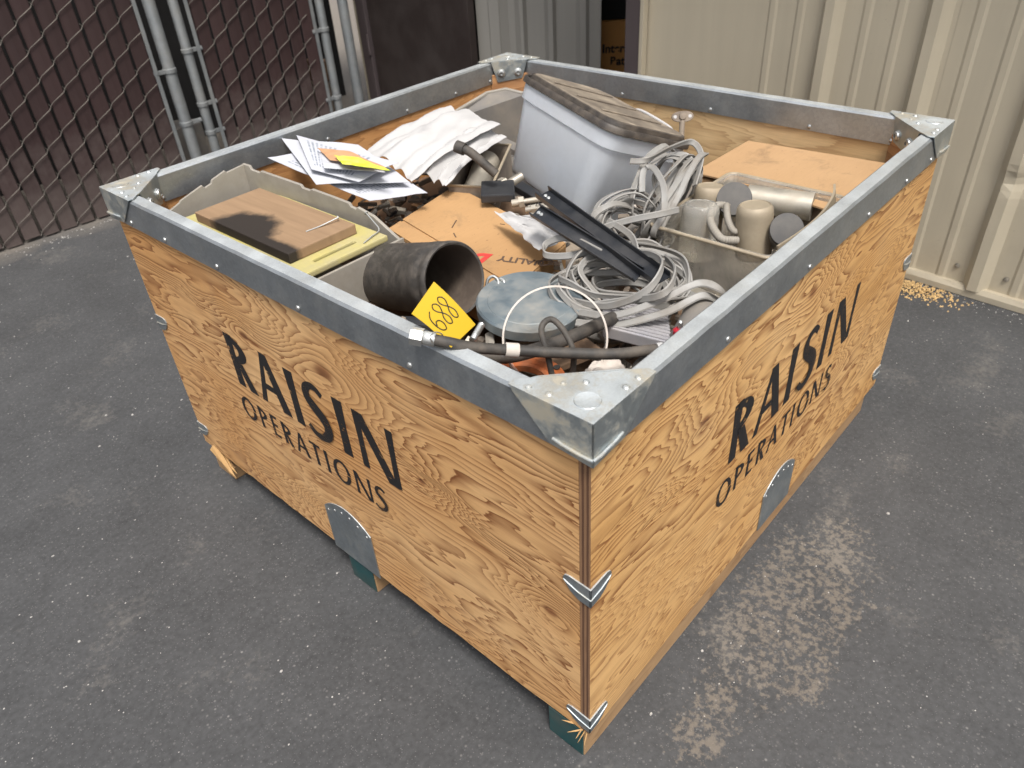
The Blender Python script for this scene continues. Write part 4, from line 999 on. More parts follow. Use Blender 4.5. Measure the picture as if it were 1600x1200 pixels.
# --- dark pipe piece with its open end towards the front
pp = thing('pipe_piece', 'short thick dark pipe with open end beside the yellow tag', 'pipe', (0.25, 0.55, 0.55))
pn = Vector((-0.07, -0.955, 0.30)).normalized(); p1 = Vector((0.243, 0.470, 0.642)); rO = 0.0665
lathe('pipe_wall', p1, -pn, [(rO * 0.90, 0.002), (rO * 0.95, 0.0), (rO * 0.99, 0.004), (rO, 0.012), (rO * 0.955, 0.018), (rO * 0.955, 0.026), (rO * 0.985, 0.032), (rO * 0.985, 0.050), (rO * 0.97, 0.052), (rO * 0.945, 0.215), (rO * 0.88, 0.228), (0, 0.229)], 'pipe_black', pp, seg=64, open0=True)
lathe('bore', p1, -pn, [(rO * 0.90, 0.002), (rO * 0.885, 0.006), (rO * 0.87, 0.14), (rO * 0.82, 0.200), (0, 0.201)], 'pipe_inside', pp, seg=64, open0=True)

# --- round steel disc
ds = thing('steel_disc', 'round blue grey steel disc lying on the pile', 'disc', (0.26, 0.33, 0.6))
dn = Vector((-0.03, -0.07, 1.0)).normalized(); dC = Vector((0.2767, 0.3321, 0.6120))
lathe('disc_body', dC, dn, [(0.083, 0), (0.088, 0.003), (0.089, 0.020), (0.086, 0.0235), (0.070, 0.0228), (0.069, 0.0235), (0, 0.024)], 'blue_steel', ds, seg=72, auto=25)
# --- clear plastic band standing in front of the disc
rb = thing('plastic_band', 'clear plastic ring standing against the steel disc', 'ring', (0.2, 0.2, 0.6))
rn = Vector((-0.62, -0.52, 0.44)).normalized(); rC = Vector((0.1663, 0.1876, 0.6720))
lathe('band', rC, rn, [(0.0742, -0.014), (0.0742, 0.014), (0.0722, 0.014), (0.0722, -0.014)], 'ring_clear', rb, seg=64, closed=True)
lathe('band_edge', rC, rn, [(0.0745, 0.0138), (0.0745, 0.0152), (0.0719, 0.0152), (0.0719, 0.0138)], 'rag', rb, seg=64, closed=True)

# --- hoses
def hose(pts, r, lab, ends=(), mat='black_rubber', name='hose', group=None):
    h = thing(name, lab, 'hose', pts[0], group); p = spline(pts, 12)
    sweep('tube', p, circ(r, 14), mat, h); return h, p
h1, p = hose([(-0.0143, 0.2480, 0.7420), (0.0012, 0.2274, 0.7360), (0.0269, 0.2083, 0.7220), (0.0695, 0.1809, 0.7060), (0.1092, 0.1374, 0.6980), (0.1567, 0.0784, 0.6940), (0.2069, 0.0412, 0.6900)], 0.0076, 'black hydraulic hose with hexagonal end resting on the front rim')
d0 = (p[0] - p[4]).normalized()
lathe('ferrule', p[0] - d0 * 0.010, d0, [(0.0085, 0), (0.0092, 0.002), (0.0092, 0.014), (0.0080, 0.016)], 'zinc', h1, seg=20)
hexa('nut', p[0] + d0 * 0.006, d0, 0.0120, 0.016, 'zinc', h1, hole=0.0065)
dE = (p[-1] - p[-5]).normalized()
lathe('end_collar', p[-1] - dE * 0.004, dE, [(0.0085, 0), (0.0085, 0.008), (0.0055, 0.009), (0.0055, 0.012), (0.008, 0.013), (0.008, 0.020), (0.004, 0.022)], 'paper_warm', h1, seg=16)
ms = p[36]; lathe('white_clip', ms - (p[37] - p[35]).normalized() * 0.009, p[37] - p[35], [(0.0093, 0), (0.0098, 0.001), (0.0098, 0.017), (0.0093, 0.018)], 'rag', h1, seg=18)
hose([(0.0353, 0.2617, 0.6900), (0.0662, 0.2462, 0.6720), (0.0957, 0.2067, 0.6720), (0.1531, 0.1852, 0.6680), (0.2116, 0.1731, 0.6640), (0.2899, 0.1740, 0.6500)], 0.0098, 'thicker dusty hose running under the plastic ring', group=None)
hose([(0.1085, 0.1430, 0.6400), (0.1052, 0.1497, 0.6900), (0.1134, 0.1662, 0.7220), (0.1323, 0.1650, 0.7280), (0.1347, 0.1453, 0.7160), (0.1304, 0.1261, 0.6900), (0.1321, 0.1314, 0.6400)], 0.0042, 'thin black cable bent in an upright loop at the front corner', name='cable')
hose([(0.1788, 0.0664, 0.6500), (0.1889, 0.0587, 0.6720), (0.2324, 0.0508, 0.6640), (0.2527, 0.0315, 0.6500)], 0.0045, 'thin black cable curling beside the right rim near the corner', name='cable')
# --- yellow tag
tg = thing('paper_tag', 'yellow paper tag with handwritten 688 hanging on the hose end', 'tag', (0.05, 0.28, 0.73))
T1, T2, T3, T4 = Vector((0.0594, 0.3083, 0.7720)), Vector((0.0581, 0.2336, 0.7320)), Vector((-0.0032, 0.2174, 0.7345)), Vector((-0.0003, 0.2908, 0.7570))
tgp = patch('tag_card', T3, T2, T1, T4, 'tag_yellow', tg, 8, 8, lambda u, w: (0, 0, 0.003 * math.sin(math.pi * w)), 0.0005)
tn = (T2 - T3).cross(T4 - T3).normalized(); tn = tn if tn.z > 0 else -tn
ex, ey = (T2 - T3), (T4 - T3)
def onT(x, y): return T3 * (1 - x) * (1 - y) + T2 * x * (1 - y) + T1 * x * y + T4 * (1 - x) * y + tn * (0.0008) + Vector((0, 0, 0.003 * math.sin(math.pi * y)))
def digit(pts):
    sweep('numeral', spline([onT(*q) for q in pts], 6), circ(0.00075, 6), 'ink', tgp)
digit([(0.30, 0.72), (0.17, 0.62), (0.13, 0.46), (0.17, 0.32), (0.27, 0.28), (0.33, 0.36), (0.31, 0.46), (0.22, 0.50), (0.15, 0.43)])
for x0 in (0.42, 0.66):
    digit([(x0 + 0.17, 0.70), (x0 + 0.08, 0.76), (x0, 0.70), (x0 + 0.02, 0.60), (x0 + 0.11, 0.50), (x0 + 0.16, 0.38), (x0 + 0.10, 0.28), (x0 + 0.01, 0.32), (x0 + 0.02, 0.44), (x0 + 0.11, 0.54), (x0 + 0.17, 0.64), (x0 + 0.15, 0.71)])
sweep('tie_wire', spline([onT(0.06, 0.24), (-0.0027, 0.2342, 0.7490), (-0.0122, 0.2337, 0.7560), (-0.0243, 0.2301, 0.7570), (-0.0196, 0.2326, 0.7440)], 8), circ(0.0009, 6), 'zinc', tg)

# --- orange flanged ring
og = thing('orange_flange', 'rusty orange cast ring under the hoses by the front rim', 'flange', (0.14, 0.2, 0.6))
oC = Vector((0.1021, 0.2021, 0.6150)); on_ = Vector((0.02, -0.05, 1)).normalized()
lathe('ring', oC, on_, [(0.040, 0.0), (0.066, 0.0), (0.067, 0.014), (0.060, 0.018), (0.052, 0.018), (0.048, 0.010), (0.040, 0.010)], 'orange_paint', og, seg=56, closed=True)
for k in range(4):
    a = 1.1 + k * 1.5708; lathe('bolt_hole', oC + Vector((math.cos(a) * 0.0585, math.sin(a) * 0.0585, 0.0182)), (0, 0, 1), [(0.005, -0.001), (0.005, 0.0007), (0, 0.0007)], 'black_rubber', og, seg=14)
tag(obox('wood_scrap', (0.1673, 0.1968, 0.6000), (0.085, -0.03, 0.004), (0.02, 0.07, 0.0), (0, 0, 0.012), 'cardboard_shaded', None, 0.002), 'flat tan wood scrap under the hoses at the front corner', 'wood')
tag(patch('rag', (0.1253, 0.1128, 0.6500), (0.1764, 0.0647, 0.6500), (0.2085, 0.1083, 0.6460), (0.1793, 0.1315, 0.6460), 'rag', None, 14, 12, lambda u, w: (0, 0, 0.012 * abs(mnoise.noise((u * 3, w * 3, 2))))), 'dirty beige rag in the front corner of the bin', 'rag')

# --- grey flat cable in tangled coils
def cloop(parent, c, a, b, ra, rb_, seed, w=0.0124, t=0.0036, arc=(0, 1), lift=0.0, mat='cable_grey', noise=0.006):
    R3 = random.Random(seed); c, a, b = Vector(c), Vector(a).normalized(), Vector(b); b = (b - a * b.dot(a)).normalized(); n = a.cross(b)
    ph = R3.uniform(0, 6.28); k = 11; pts = []; full = arc == (0, 1)
    for i in range(k if full else k + 1):
        th = ph * full + 2 * math.pi * (arc[0] + (arc[1] - arc[0]) * i / k)
        pts.append(c + a * math.cos(th) * ra * (1 + R3.gauss(0, 0.04)) + b * math.sin(th) * rb_ * (1 + R3.gauss(0, 0.04)) + n * R3.gauss(0, noise * 0.55) + Vector((0, 0, lift * math.sin(math.pi * i / k))))
    p = spline(pts, 7, full); tw = R3.uniform(-0.7, 0.7); tw2 = R3.uniform(0, 6.28)
    ref = []
    for i, q in enumerate(p):
        g = tw + 0.5 * math.sin(2 * math.pi * i / len(p) + tw2); rad = (q - c).normalized(); ref.append(n * math.cos(g) + rad * math.sin(g))
    return sweep('cable_loop', p, flatprof(w, t), mat, parent, closed=full, ref=ref, auto=28)
c1 = thing('cable_coil', 'upper coil of flat grey cable tied between the two tubs', 'cable', (0.8, 0.4, 0.6))
ua, ub = Vector((0.5495, 0.3199, 0.6400)), Vector((0.8414, 0.3685, 0.6900)); um = (ua + ub) / 2; ud = (ub - ua).normalized(); un = Vector((-0.45, 0.35, 0.8))
for k in range(12):
    R4 = random.Random(100 + k); t = R4.random()
    cloop(c1, um + ud * R4.uniform(-0.025, 0.035) + ud.cross(Vector((0, 0, 1))) * R4.uniform(-0.035, 0.035) + Vector((0, 0, R4.uniform(-0.015, 0.014))), ud + Vector((R4.gauss(0, 0.06), R4.gauss(0, 0.06), R4.gauss(0, 0.06))), Vector((R4.gauss(-0.25, 0.22), R4.gauss(-0.2, 0.22), R4.uniform(0.6, 1.0))), R4.uniform(0.085, 0.120), R4.uniform(0.034, 0.058), 100 + k)
tie = um + ud * 0.055
for k in range(3): cloop(c1, tie + ud * 0.010 * k + Vector((0, 0, -0.004)), Vector((0, 0, 1)), ud.cross(Vector((0, 0, 1))), 0.052, 0.044, 300 + k, noise=0.002)
c2 = thing('cable_coil', 'middle coil of flat grey cable under the black rails', 'cable', (0.66, 0.42, 0.6))
mC = Vector((0.5971, 0.3481, 0.6400))
for k in range(9):
    R4 = random.Random(200 + k)
    cloop(c2, mC + Vector((R4.uniform(-0.03, 0.03), R4.uniform(-0.03, 0.03), R4.uniform(-0.03, 0.02))), Vector((R4.gauss(0.6, 0.3), R4.gauss(-0.7, 0.3), R4.gauss(0, 0.25))), Vector((R4.gauss(0.3, 0.3), R4.gauss(0.3, 0.3), R4.uniform(0.2, 1.0))), R4.uniform(0.06, 0.085), R4.uniform(0.045, 0.070), 200 + k)
c3 = thing('cable_coil', 'lower coil of flat grey cable spread between the disc and the clear tub', 'cable', (0.5, 0.27, 0.6))
lC = Vector((0.4096, 0.2326, 0.6300))
for k in range(15):
    R4 = random.Random(400 + k)
    cloop(c3, lC + Vector((R4.uniform(-0.04, 0.03), R4.uniform(-0.02, 0.02), R4.uniform(-0.030, 0.024))), Vector((0.78 + R4.gauss(0, 0.12), -0.62 + R4.gauss(0, 0.12), R4.gauss(0, 0.06))), Vector((0.4 + R4.gauss(0, 0.12), 0.5 + R4.gauss(0, 0.12), R4.gauss(0.2, 0.2))), R4.uniform(0.070, 0.108), R4.uniform(0.040, 0.072), 400 + k)
def strand(parent, pts, refv=(0.2, 0.2, 1), w=0.0124, t=0.0036): return sweep('cable_strand', spline(pts, 9), flatprof(w, t), 'cable_grey', parent, ref=Vector(refv), auto=28)
strand(c3, [(0.2846, 0.2351, 0.6400), (0.2888, 0.1711, 0.6550), (0.3283, 0.1185, 0.6800), (0.3743, 0.0828, 0.7000), (0.3861, 0.0519, 0.6950), (0.4061, 0.0461, 0.6680)], (0.5, 0.6, 0.6))
strand(c3, [(0.2702, 0.2304, 0.6300), (0.2862, 0.1688, 0.6400), (0.3288, 0.1066, 0.6640), (0.3707, 0.0738, 0.6840), (0.3910, 0.0552, 0.6720)], (0.5, 0.6, 0.6))
strand(c3, [(0.3179, 0.2738, 0.6320), (0.3132, 0.2004, 0.6500), (0.3264, 0.1404, 0.6900), (0.3678, 0.1406, 0.7150), (0.3898, 0.1720, 0.7150), (0.4171, 0.2313, 0.6900)], (0.2, 0.3, 0.9))
strand(c3, [(0.3132, 0.2571, 0.6280), (0.3264, 0.1798, 0.6600), (0.3199, 0.1089, 0.6980), (0.3664, 0.1172, 0.7120), (0.4106, 0.1614, 0.7050)], (0.2, 0.3, 0.9))
strand(c3, [(0.3903, 0.2696, 0.6900), (0.4039, 0.3468, 0.6900), (0.3951, 0.3899, 0.6720), (0.3772, 0.3800, 0.6600), (0.3883, 0.3420, 0.6640), (0.4159, 0.3082, 0.6720)], (0.3, 0.3, 0.9))
strand(c2, [(0.4703, 0.3417, 0.6800), (0.4980, 0.2938, 0.7000), (0.5279, 0.2489, 0.7120), (0.5759, 0.2399, 0.7050)], (0.2, 0.3, 0.9))
strand(c2, [(0.4975, 0.3339, 0.6900), (0.4599, 0.2608, 0.6960), (0.4230, 0.2228, 0.6900), (0.4139, 0.2190, 0.6600)], (0.6, 0.1, 0.6))
strand(c1, [(0.6182, 0.3437, 0.7000), (0.6436, 0.3593, 0.7280), (0.6516, 0.3438, 0.7360), (0.6015, 0.2893, 0.7300), (0.5676, 0.2630, 0.7000)], (0.6, -0.4, 0.4))
strand(c1, [(0.6591, 0.3989, 0.7350), (0.6695, 0.3699, 0.7400), (0.7327, 0.3609, 0.7450), (0.7939, 0.3480, 0.7420), (0.7752, 0.3126, 0.7250), (0.7193, 0.2916, 0.6900)], (0.5, -0.3, 0.6))
# --- black slide rails
rl = thing('slide_rails', 'pair of black metal slide rails lying across the grey cables', 'rails', (0.5, 0.3, 0.65))
def rail(a, b, w, hgt, up):
    a, b = Vector(a), Vector(b); d = (b - a).normalized(); s = d.cross(Vector(up)).normalized(); u = s.cross(d); t = 0.0022
    prof = [(-w / 2, 0), (w / 2, 0), (w / 2, hgt), (w / 2 - t, hgt), (w / 2 - t, t), (-w / 2 + t, t), (-w / 2 + t, hgt), (-w / 2, hgt)]
    pts = [a + s * x + u * y for x, y in prof]
    o = prism('rail', pts, b - a, 'black_metal', rl, bevel=0.0006)
    for k in (0.03, 0.06): lathe('rivet', a + (b - a) * k + u * (t + 0.0002), u, [(0.004, 0), (0.003, 0.0012), (0, 0.0015)], 'zinc', o, seg=10)
rail((0.4839, 0.4721, 0.7120), (0.3657, 0.1364, 0.6900), 0.030, 0.012, (-0.35, -0.45, 0.8))
rail((0.4314, 0.4438, 0.7040), (0.3684, 0.1797, 0.6840), 0.026, 0.012, (-0.55, -0.55, 0.6))

# --- clear dusty tub with cylinders
c4 = thing('clear_tub', 'dusty clear plastic tub full of cylinders by the right rim', 'tub', (0.74, 0.19, 0.506))
uO = Vector((0.740, 0.184, 0)); ux, uy, uz = Vector((1, 0, 0)), Vector((0, 1, 0)), Vector((0, 0, 1))
hx2, hy2 = 0.152, 0.120
loft('tub_wall', [(rrect(hx2 * 0.90, hy2 * 0.88, 0.015), 0.508), (rrect(hx2 * 0.985, hy2 * 0.98, 0.018), 0.648), (rrect(hx2 * 1.03, hy2 * 1.03, 0.018), 0.652), (rrect(hx2 * 1.03, hy2 * 1.03, 0.018), 0.658), (rrect(hx2 * 0.965, hy2 * 0.955, 0.016), 0.657), (rrect(hx2 * 0.88, hy2 * 0.855, 0.014), 0.511)], 'tub_dusty', c4, uO, ux, uy, uz)
sweep('tub_rim', [uO + Vector((x, y, 0.6565)) for x, y in rrect(hx2 * 1.02, hy2 * 1.02, 0.018)], circ(0.0036, 8), 'tan_can', c4, closed=True)
def can(name, base, axis, r, l, mat, lab, cap=None, cat='cylinder', dome=True):
    o = thing(name, lab, cat, base, 'cylinders in the clear tub')
    pr = [(r * 0.92, 0), (r, 0.003), (r, 0.006), (r * 0.995, 0.007), (r * 0.995, l - 0.018), (r * 0.99, l - 0.013), (r * 0.95, l - 0.006), (r * 0.85, l - 0.001), (r * 0.8, l), (r * 0.78, l - 0.0015), (0, l - 0.0015)] if dome else [(r, 0), (r, l), (r * 0.9, l), (0, l - 0.002)]
    lathe('body', base, axis, pr, mat, o, seg=40)
    if cap:
        n = Vector(axis).normalized(); lathe('cap', Vector(base) + n * (l + 0.0005), axis, [(r * 1.05, -0.006), (r * 1.07, 0.0), (r * 1.03, 0.004), (0, 0.0055)], cap, o, seg=40)
    return o
can('can', (0.6837, 0.1402, 0.6000), (0.02, 0.10, 1), 0.0325, 0.098, 'tan_can', 'upright tan can in front in the clear tub')
can('capped_tube', Vector((0.7334, 0.2142, 0.6760)) + Vector((0.62, 0.25, -0.55)).normalized() * 0.052, (-0.62, -0.25, 0.55), 0.0305, 0.052, 'steel_dusty', 'tube with dark grey cap facing left in the clear tub', 'cap_grey')
can('capped_tube', Vector((0.6810, 0.0844, 0.6680)) + Vector((0.66, 0.40, -0.55)).normalized() * 0.06, (-0.66, -0.40, 0.55), 0.0275, 0.06, 'steel_dusty', 'tube with dark grey cap next to the right rim', 'cap_grey')
can('steel_tube', (0.868, 0.115, 0.636), (-0.25, 1.0, 0.0), 0.027, 0.125, 'steel_dusty', 'shiny dusty steel tube lying at the back of the clear tub', dome=False)
can('clear_bottle', (0.665, 0.245, 0.575), (0.10, 0.05, 1), 0.035, 0.105, 'dome_clear', 'clear plastic dome in the left end of the clear tub')
can('paper_tube', (0.725, 0.262, 0.565), (0.12, 0.05, 1), 0.030, 0.125, 'tan_can', 'dusty tan tube standing behind the clear dome')
can('grey_tub_bottle', (0.545, 0.070, 0.53), (0.0, 0.05, 1), 0.036, 0.085, 'tan_can', 'dusty brown bottle between the clear tub and the right rim')
cg = thing('corrugated_hose', 'short grey corrugated hose curled in the clear tub', 'hose', (0.68, 0.19, 0.6))
hp = spline([(0.7343, 0.1772, 0.6400), (0.7300, 0.2064, 0.6600), (0.7028, 0.2349, 0.6680), (0.6564, 0.2182, 0.6600), (0.6224, 0.1773, 0.6500), (0.6487, 0.1576, 0.6400)], 26)
sweep('tube', hp, circ(0.0072, 12), 'grey_plastic', cg, scale=[1.0 + 0.09 * math.sin(i * 2.2) for i in range(len(hp))])
hp2 = spline([(0.7042, 0.2140, 0.6750), (0.6743, 0.1918, 0.6600), (0.6609, 0.1680, 0.6500), (0.7368, 0.1785, 0.6400)], 26)
sweep('tube', hp2, circ(0.0062, 12), 'grey_plastic', cg, scale=[1.0 + 0.09 * math.sin(i * 2.2) for i in range(len(hp2))])
# dusty strip curling along the far side of the tub
gs = thing('plastic_strip', 'dusty curved tan strip along the right rim above the clear tub', 'strip', (0.8, 0.08, 0.65))
sweep('strip', spline([(0.5937, 0.0568, 0.6640), (0.6582, 0.0445, 0.6720), (0.7233, 0.0410, 0.6800), (0.7801, 0.0477, 0.6900), (0.8209, 0.0634, 0.6940)], 10), [(-0.016, -0.002), (0.016, -0.002), (0.016, 0.002), (-0.016, 0.002)], 'tan_can', gs, ref=Vector((0, 0.2, 1)))
for k, (u_, w_, z_) in enumerate(((1282, 318, 0.672), (1262, 362, 0.664), (1236, 384, 0.66))):
    pass

# --- pale cardboard box at the right back
cbx = thing('cardboard_box', 'pale clean cardboard box in the right back corner of the bin', 'box', (1.0, 0.22, 0.506))
obox('box_body', (0.880, 0.045, 0.507), (0.250, 0.010, 0.0), (0.020, 0.335, 0.0), (0.0, 0.0, 0.120), 'cardboard_pale', cbx, 0.003)
patch('lid_flap', (0.848, 0.040, 0.642), (0.900, 0.396, 0.636), (1.140, 0.392, 0.637), (1.136, 0.040, 0.648), 'cardboard_pale', cbx, 12, 12, lambda u, w: (0, 0, 0.006 * math.sin(3 * u) * (1 - w)), 0.0035)
# --- rod with oval flange
rd = thing('flange_rod', 'rusty rod with oval two-hole flange leaning on the back panel', 'rod', (1.1, 0.55, 0.5))
r0, r1 = Vector((1.060, 0.520, 0.520)), Vector((1.140, 0.572, 0.664)); rax = (r1 - r0).normalized()
sweep('rod', [r0, r1], circ(0.007, 12), 'rust_box', rd)
fa_ = Vector((0.66, -0.75, 0)); fn = Vector((-0.62, -0.50, 0.45)).normalized(); fa_ = (fa_ - fn * fa_.dot(fn)).normalized(); fb_ = fn.cross(fa_)
prism('flange', [r1 + fa_ * 0.027 * math.copysign(abs(math.cos(t)) ** 0.8, math.cos(t)) + fb_ * 0.013 * math.sin(t) for t in [k * math.pi / 12 for k in range(24)]], fn * 0.005, 'rust_box', rd, bevel=0.001)
for s in (-1, 1): lathe('hole', r1 + fa_ * 0.018 * s + fn * 0.0052, fn, [(0.0042, -0.001), (0.0042, 0.0003), (0, 0.0003)], 'paper_warm', rd, seg=12)
lathe('boss', r1 + fn * 0.005, fn, [(0.009, 0), (0.008, 0.005), (0, 0.006)], 'rust_box', rd, seg=16)

# --- dirty open metal box with an elbow, behind the printed box
mb = thing('metal_box', 'dirty open sheet metal box between the papers and the white tub', 'box', (0.68, 0.85, 0.56))
bo = Vector((0.5494, 0.7968, 0.6360)); bA = Vector((0.16, 0.085, 0.03)); bB = Vector((0.045, -0.085, 0.0)); bZ = Vector((0, 0, -0.075))
def bwall(o, a): obox('box_wall', o, a, bZ, a.cross(bZ).normalized() * 0.003, 'rust_box', mb, 0.0008)
bwall(bo, bA); bwall(bo, bB); bwall(bo + bB, bA); bwall(bo + bA, bB); obox('box_floor', bo + bZ * 1.02, bA, bB, (0, 0, 0.002), 'rust_box', mb, 0)
sweep('box_rim', [bo, bo + bA, bo + bA + bB, bo + bB], circ(0.0035, 8), 'tan_can', mb, closed=True)
lathe('inner_cylinder', bo + bA * 0.15 + bB * 0.45 + Vector((0, 0, -0.045)), bA + Vector((0, 0, 0.02)), [(0.03, 0), (0.03, 0.14), (0.024, 0.145), (0, 0.146)], 'steel_dusty', mb, seg=30)
el = thing('elbow_fitting', 'black rubber elbow poking up beside the crumpled paper', 'fitting', (0.6185, 0.7277, 0.6600))
ep = spline([(0.5731, 0.6746, 0.6800), (0.5621, 0.7038, 0.7050), (0.5546, 0.7261, 0.7220), (0.5498, 0.7450, 0.7280)], 10); sweep('tube', ep, circ(0.0095, 14), 'black_rubber', el)
ed = (ep[-1] - ep[-4]).normalized(); lathe('collar', ep[-1] - ed * 0.006, ed, [(0.013, 0), (0.013, 0.020), (0.009, 0.021), (0.008, 0.012), (0, 0.012)], 'black_rubber', el, seg=18)
# --- torn white packing in the middle, dark device beside it
tag(patch('torn_packing', (0.4868, 0.6038, 0.6460), (0.4126, 0.4251, 0.6400), (0.4600, 0.3943, 0.6550), (0.4847, 0.5069, 0.6600), 'paper_warm', None, 22, 16, lambda u, w: (0.004 * mnoise.noise((u * 9, w * 9, 1)), 0.004 * mnoise.noise((u * 9, w * 9, 6)), 0.010 * mnoise.noise((u * 3, w * 3, 2.2)))), 'torn off-white packing between the printed box and the black rails', 'packing')
dv = thing('device_case', 'small black device case in the gap behind the printed box', 'case', (0.5447, 0.6533, 0.6300))
obox('case_body', (0.5306, 0.6827, 0.6280), (0.05, 0.045, 0.006), (0.045, -0.055, 0.0), (0, 0, 0.018), 'black_metal', dv, 0.003)
for k, (u_, w_, z_, ax, r, l, lab) in enumerate(((800, 318, 0.632, (0.5, -0.6, 0.1), 0.008, 0.06, 'small steel spark plug lying in the middle gap'), (822, 328, 0.640, (0.4, -0.7, 0.15), 0.006, 0.05, 'small steel bolt lying by the black rails'), (775, 300, 0.628, (0.7, -0.2, 0.2), 0.014, 0.07, 'dusty short tube in the gap under the white tub'))):
    b0 = {0: (0.5600, 0.6219, 0.6320), 1: (0.5207, 0.5482, 0.6500), 2: (0.5942, 0.6990, 0.6280)}[k]; o = thing('steel_fitting', lab, 'fitting', b0)
    lathe('body', b0, ax, [(r, 0), (r, l * 0.4), (r * 0.7, l * 0.42), (r * 0.7, l)], 'steel_dusty', o, seg=16); hexa('nut', Vector(b0) + Vector(ax).normalized() * l * 0.25, ax, r * 1.5, l * 0.18, 'steel_dusty', o)
# --- steel hooks beside the disc
hk = thing('steel_hooks', 'bent zinc hooks between the dark pipe and the disc', 'hooks', (0.2943, 0.4243, 0.6200))
sweep('hook', spline([(0.2688, 0.4231, 0.6220), (0.2767, 0.4256, 0.6400), (0.2840, 0.4198, 0.6460), (0.2844, 0.4086, 0.6420), (0.2743, 0.4016, 0.6340), (0.2669, 0.4143, 0.6320)], 8), circ(0.0028, 8), 'zinc', hk)
sweep('hook', spline([(0.2826, 0.4008, 0.6280), (0.2884, 0.3977, 0.6400), (0.2903, 0.4081, 0.6420)], 8), circ(0.0028, 8), 'zinc', hk)
th = thing('threaded_bolt', 'threaded steel bolt beside the yellow tag', 'bolt', (0.1209, 0.3039, 0.6600))
tp = spline([(0.0908, 0.2786, 0.6720), (0.1288, 0.2969, 0.6720)], 40); sweep('shank', tp, circ(0.005, 10), 'zinc', th, scale=[1 + 0.12 * math.sin(i * 1.6) for i in range(len(tp))])
# --- silver ribbed pack, red capped connector, grey bottle, under the lower coil
sp_ = thing('ribbed_pack', 'silver ribbed plastic pack under the grey cables by the right rim', 'pack', (0.38, 0.14, 0.6))
so = Vector((0.2759, 0.1829, 0.6400)); sa = Vector((0.2968, 0.0738, 0.6400)) - so; sb_ = Vector((0.075, 0.055, 0.0))
obox('pack_body', so - Vector((0, 0, 0.022)), sa, sb_, (0, 0, 0.02), 'stripe_silver', sp_, 0.002)
for k in range(9): obox('rib', so - Vector((0, 0, 0.002)) + sb_ * (0.04 + k * 0.105), sa, sb_ * 0.05, (0, 0, 0.0022), 'stripe_silver', sp_, 0)
rc = thing('red_connector', 'small red capped brass connector by the right rim', 'connector', (0.2434, 0.0313, 0.6900))
lathe('cap', (0.2401, 0.0303, 0.6900), (0.1, 0.1, 1), [(0.0085, 0), (0.0095, 0.002), (0.0095, 0.016), (0.007, 0.018)], 'red_plastic', rc, seg=20)
lathe('pin', Vector((0.2401, 0.0303, 0.6900)) + Vector((0.0017, 0.0017, 0.017)), (0.1, 0.1, 1), [(0.0035, 0), (0.0035, 0.010), (0.002, 0.012)], 'zinc', rc, seg=12)
gbt = thing('grey_bottle', 'grey plastic bottle lying by the right rim under the cable strands', 'bottle', (0.48, 0.07, 0.6))
lathe('body', (0.4040, 0.0753, 0.6500), (-0.55, -0.1, -0.12), [(0.0, 0), (0.024, 0.003), (0.030, 0.012), (0.030, 0.09), (0.016, 0.11), (0.012, 0.13), (0, 0.13)], 'grey_plastic_dark', gbt, seg=30)
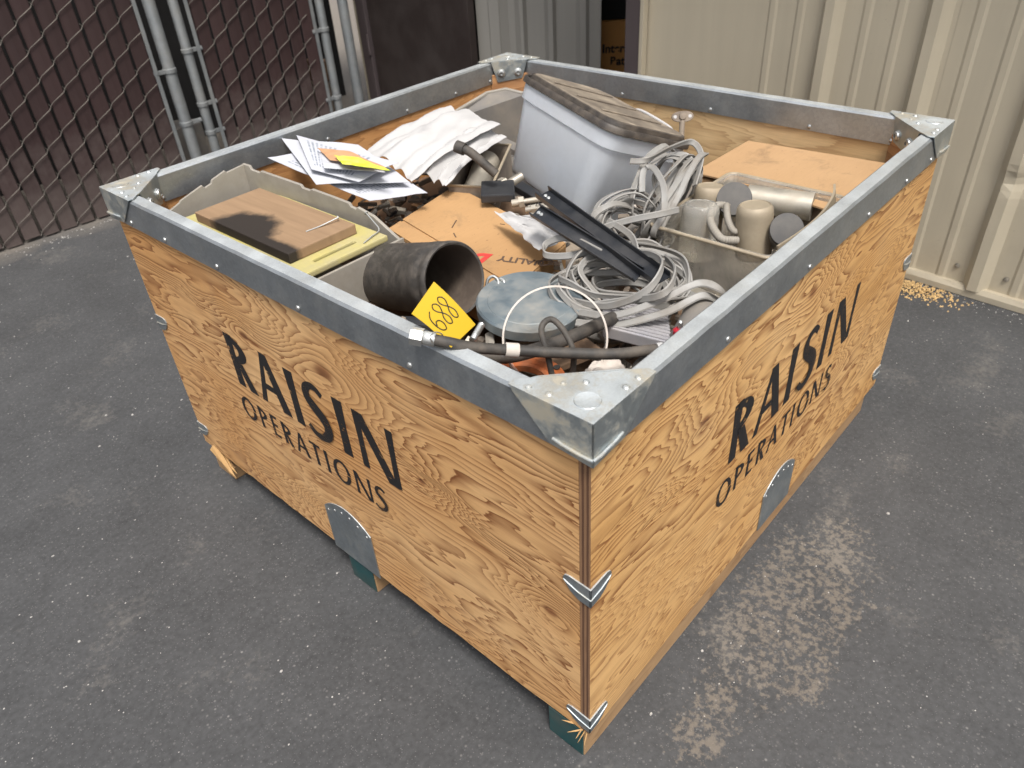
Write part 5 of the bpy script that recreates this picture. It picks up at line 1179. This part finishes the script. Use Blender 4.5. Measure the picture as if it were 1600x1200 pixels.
# small hardware and grit heaped in the gaps: nobody could count it
R6 = random.Random(91)
for (mname, lab, cnt) in (('steel_dusty', 'small dusty steel hardware heaped between the junk in the bin', 420), ('rust_box', 'rusty scraps heaped between the junk in the bin', 480), ('black_metal', 'dark plastic and rubber bits heaped between the junk in the bin', 200), ('grey_plastic', 'grey plastic shards heaped between the junk in the bin', 220), ('rag', 'torn paper and rag shreds heaped between the junk in the bin', 170)):
    v = []; f = []
    for i in range(cnt):
        x = R6.uniform(0.05, 0.86); y = R6.uniform(0.05, 1.05)
        if x < 0.33 and y > 0.66: continue
        if x > 0.55 and y < 0.32: continue
        if 0.14 < x < 0.37 and 0.40 < y < 0.74: continue      # the dark pipe lies here
        if 0.31 < x < 0.61 and 0.44 < y < 0.83: continue      # the printed box
        if x > 0.66 and y > 0.48: continue                      # the lidded tub
        z = 0.515 + 0.085 * R6.random() + 0.02 * mnoise.noise((x * 6, y * 6, 1.0))
        a = R6.uniform(0, 6.28); l = R6.uniform(0.008, 0.045); w = R6.uniform(0.003, 0.010); h = R6.uniform(0.002, 0.009)
        if mname == 'rag': w, h = l * 0.7, 0.001
        d = Vector((math.cos(a), math.sin(a), R6.uniform(-0.5, 0.5))).normalized(); s = d.cross(Vector((R6.uniform(-.4, .4), R6.uniform(-.4, .4), 1))).normalized(); u = d.cross(s)
        b = len(v); n6 = R6.choice((4, 6))
        for e_ in (0, 1):
            for q in range(n6):
                t_ = 2 * math.pi * (q + 0.5) / n6; v.append(Vector((x, y, z)) + d * l * (e_ - 0.5) + s * w * math.cos(t_) + u * h * math.sin(t_))
        f += [tuple(b + q for q in range(n6)), tuple(b + n6 + q for q in reversed(range(n6)))] + [(b + q, b + (q + 1) % n6, b + n6 + (q + 1) % n6, b + n6 + q) for q in range(n6)]
    o = mk('small_scrap', v, f, mname); o['kind'] = 'stuff'; o['label'] = lab
# dark clutter low in the gaps
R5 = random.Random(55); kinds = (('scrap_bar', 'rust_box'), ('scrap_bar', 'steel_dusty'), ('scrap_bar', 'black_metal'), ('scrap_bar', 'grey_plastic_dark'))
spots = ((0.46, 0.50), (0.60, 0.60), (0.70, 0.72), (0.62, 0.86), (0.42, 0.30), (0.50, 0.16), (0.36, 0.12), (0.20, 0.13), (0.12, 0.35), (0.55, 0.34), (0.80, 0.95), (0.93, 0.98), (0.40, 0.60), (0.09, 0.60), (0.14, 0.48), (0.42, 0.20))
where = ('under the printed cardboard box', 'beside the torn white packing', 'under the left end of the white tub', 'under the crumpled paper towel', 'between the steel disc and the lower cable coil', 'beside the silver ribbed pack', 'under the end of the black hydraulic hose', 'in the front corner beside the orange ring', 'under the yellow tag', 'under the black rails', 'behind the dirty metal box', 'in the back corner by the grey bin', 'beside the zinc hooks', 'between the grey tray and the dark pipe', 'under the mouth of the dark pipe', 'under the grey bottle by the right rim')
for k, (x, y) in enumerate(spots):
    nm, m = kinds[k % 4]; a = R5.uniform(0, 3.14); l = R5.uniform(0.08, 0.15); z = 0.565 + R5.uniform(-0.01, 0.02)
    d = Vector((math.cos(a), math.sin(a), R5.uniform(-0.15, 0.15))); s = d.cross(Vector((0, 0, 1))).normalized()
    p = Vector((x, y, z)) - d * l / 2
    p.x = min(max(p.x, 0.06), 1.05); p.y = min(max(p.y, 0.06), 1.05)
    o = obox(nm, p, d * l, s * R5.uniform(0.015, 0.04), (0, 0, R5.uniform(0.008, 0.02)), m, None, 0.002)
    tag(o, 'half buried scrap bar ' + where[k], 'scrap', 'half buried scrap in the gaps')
